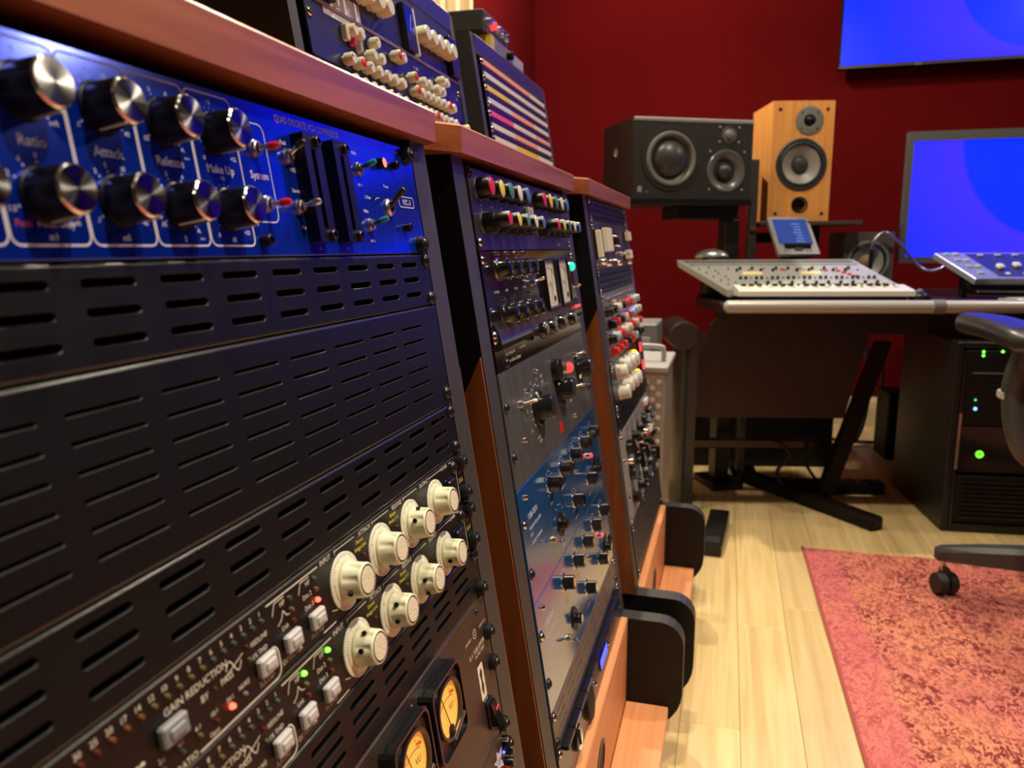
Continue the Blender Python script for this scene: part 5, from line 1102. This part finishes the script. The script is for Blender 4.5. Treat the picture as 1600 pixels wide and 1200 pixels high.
# ================================================================== gear behind the farthest rack
t = thing('perforated_case', 'pale perforated metal case with handle standing beyond the farthest rack', 'case', T(-.30, 2.02, 0))
PM_ = mat('pale_metal', (.42, .39, .34), .4, metal=.3)
MB(1).box((0, 0, .02), (.153, .30, .612), PM_, .004).build('body', t); MB(1).box((-.006, -.006, .606), (.160, .306, .622), LGREY, .003).build('lid', t)
for k in range(14):
    for c in range(3): MB(1).lathe([(.0075, .0002), (.0065, .0024), (.003, .0034), (0, .0036)], WHTC, 10, T(.105+.016*c, .0, .58-k*.032-(c % 2)*.016) @ Matrix.Rotation(math.pi/2, 4, 'X')).build('stud', t)
MB(1).tube(smooth_pts([(.06, .10, .618), (.06, .10, .65), (.07, .10, .662), (.13, .10, .662), (.14, .10, .65), (.14, .10, .618)]), .007, LGREY, 10).build('handle', t)
for x in (.02, .13):
    for y in (.03, .27): MB(1).cyl((x, y, 0), (x, y, .022), .012, RUBBER).build('foot', t)
t = thing('grey_metal_box', 'flat grey upright metal box standing behind the perforated case', 'box', T(-.30, 2.36, 0))
MB(1).box((0, 0, .02), (.10, .2, .70), MGREY, .004).build('body', t); MB(1).box((.02, -.002, .55), (.08, 0, .66), LGREY, .001).build('front_plate', t)
for x in (.02, .08):
    for y in (.03, .17): MB(1).cyl((x, y, 0), (x, y, .022), .01, RUBBER).build('foot', t)
t = thing('floor_pedal', 'black floor pedal at the far end of the racks', 'pedal', T(-.045, 2.30, 0) @ RZ(-.08))
MB(1).prism([(0, 0), (.30, 0), (.30, .05), (.27, .055), (0, .035)], 0, .062, BLKS, Matrix(((0, 0, 1, 0), (1, 0, 0, 0), (0, 1, 0, 0), (0, 0, 0, 1))), .004).build('body', t); MB(1).box((.008, .02, .036), (.054, .2, .040), RUBBER, .001).build('tread', t)
# cables and boxes under the desk
def cable(pts, r, m_, label, name='cable'):
    t = MB(1).tube(smooth_pts(pts), r, m_, 8).build(name); return tag(t, label, 'cable', 'cables under the desk')
cable([(.62, 3.9, .70), (.64, 3.88, .45), (.66, 3.86, .25), (.63, 3.84, .06), (.56, 3.80, .012), (.4, 3.80, .012)], .010, RUBBER, 'thick black cable hanging against the red wall beside desk leg')
cable([(.735, 4.0, .72), (.735, 3.98, .40), (.735, 3.95, .16), (.735, 3.92, .03), (.70, 3.88, .012), (.5, 3.90, .012)], .008, RUBBER, 'thin straight black cable hanging in front of the baseboard')
cable([(.20, 2.93, .22), (.25, 2.94, .17), (.21, 2.95, .09), (.28, 2.96, .012), (.40, 2.98, .012)], .007, RUBBER, 'black cable drooping from the tray under the desk')
cable([(.34, 2.96, .22), (.31, 2.98, .14), (.37, 3.00, .05), (.46, 3.03, .010)], .006, RUBBER, 'second black cable dropping from the tray, nearer the slanted leg')
t = thing('power_strip', 'long black power strip on the floor under the desk', 'power strip', T(.20, 2.99, 0) @ RZ(.2))
MB(1).box((0, 0, 0), (.42, .06, .045), BLKS, .005).build('housing', t)
for k in range(6): MB(1).cyl((.05+k*.062, .03, .045), (.05+k*.062, .03, .048), .019, BLKM, n=18).build('socket', t)
t = thing('transformer_box', 'dark transformer box on the floor behind the slanted desk leg', 'box', T(.70, 3.60, 0) @ RZ(.1))
MB(1).box((0, 0, 0), (.26, .18, .30), BLKM, .006).build('case', t); MB(1).box((.05, -.002, .16), (.12, 0, .172), MGREY, .001).box((.05, -.002, .125), (.10, 0, .132), GREY, .001).build('front_marks', t)
for o in COL.objects:
    if o.name.split('.')[0] in ('lettering',): o['kind'] = 'stuff'
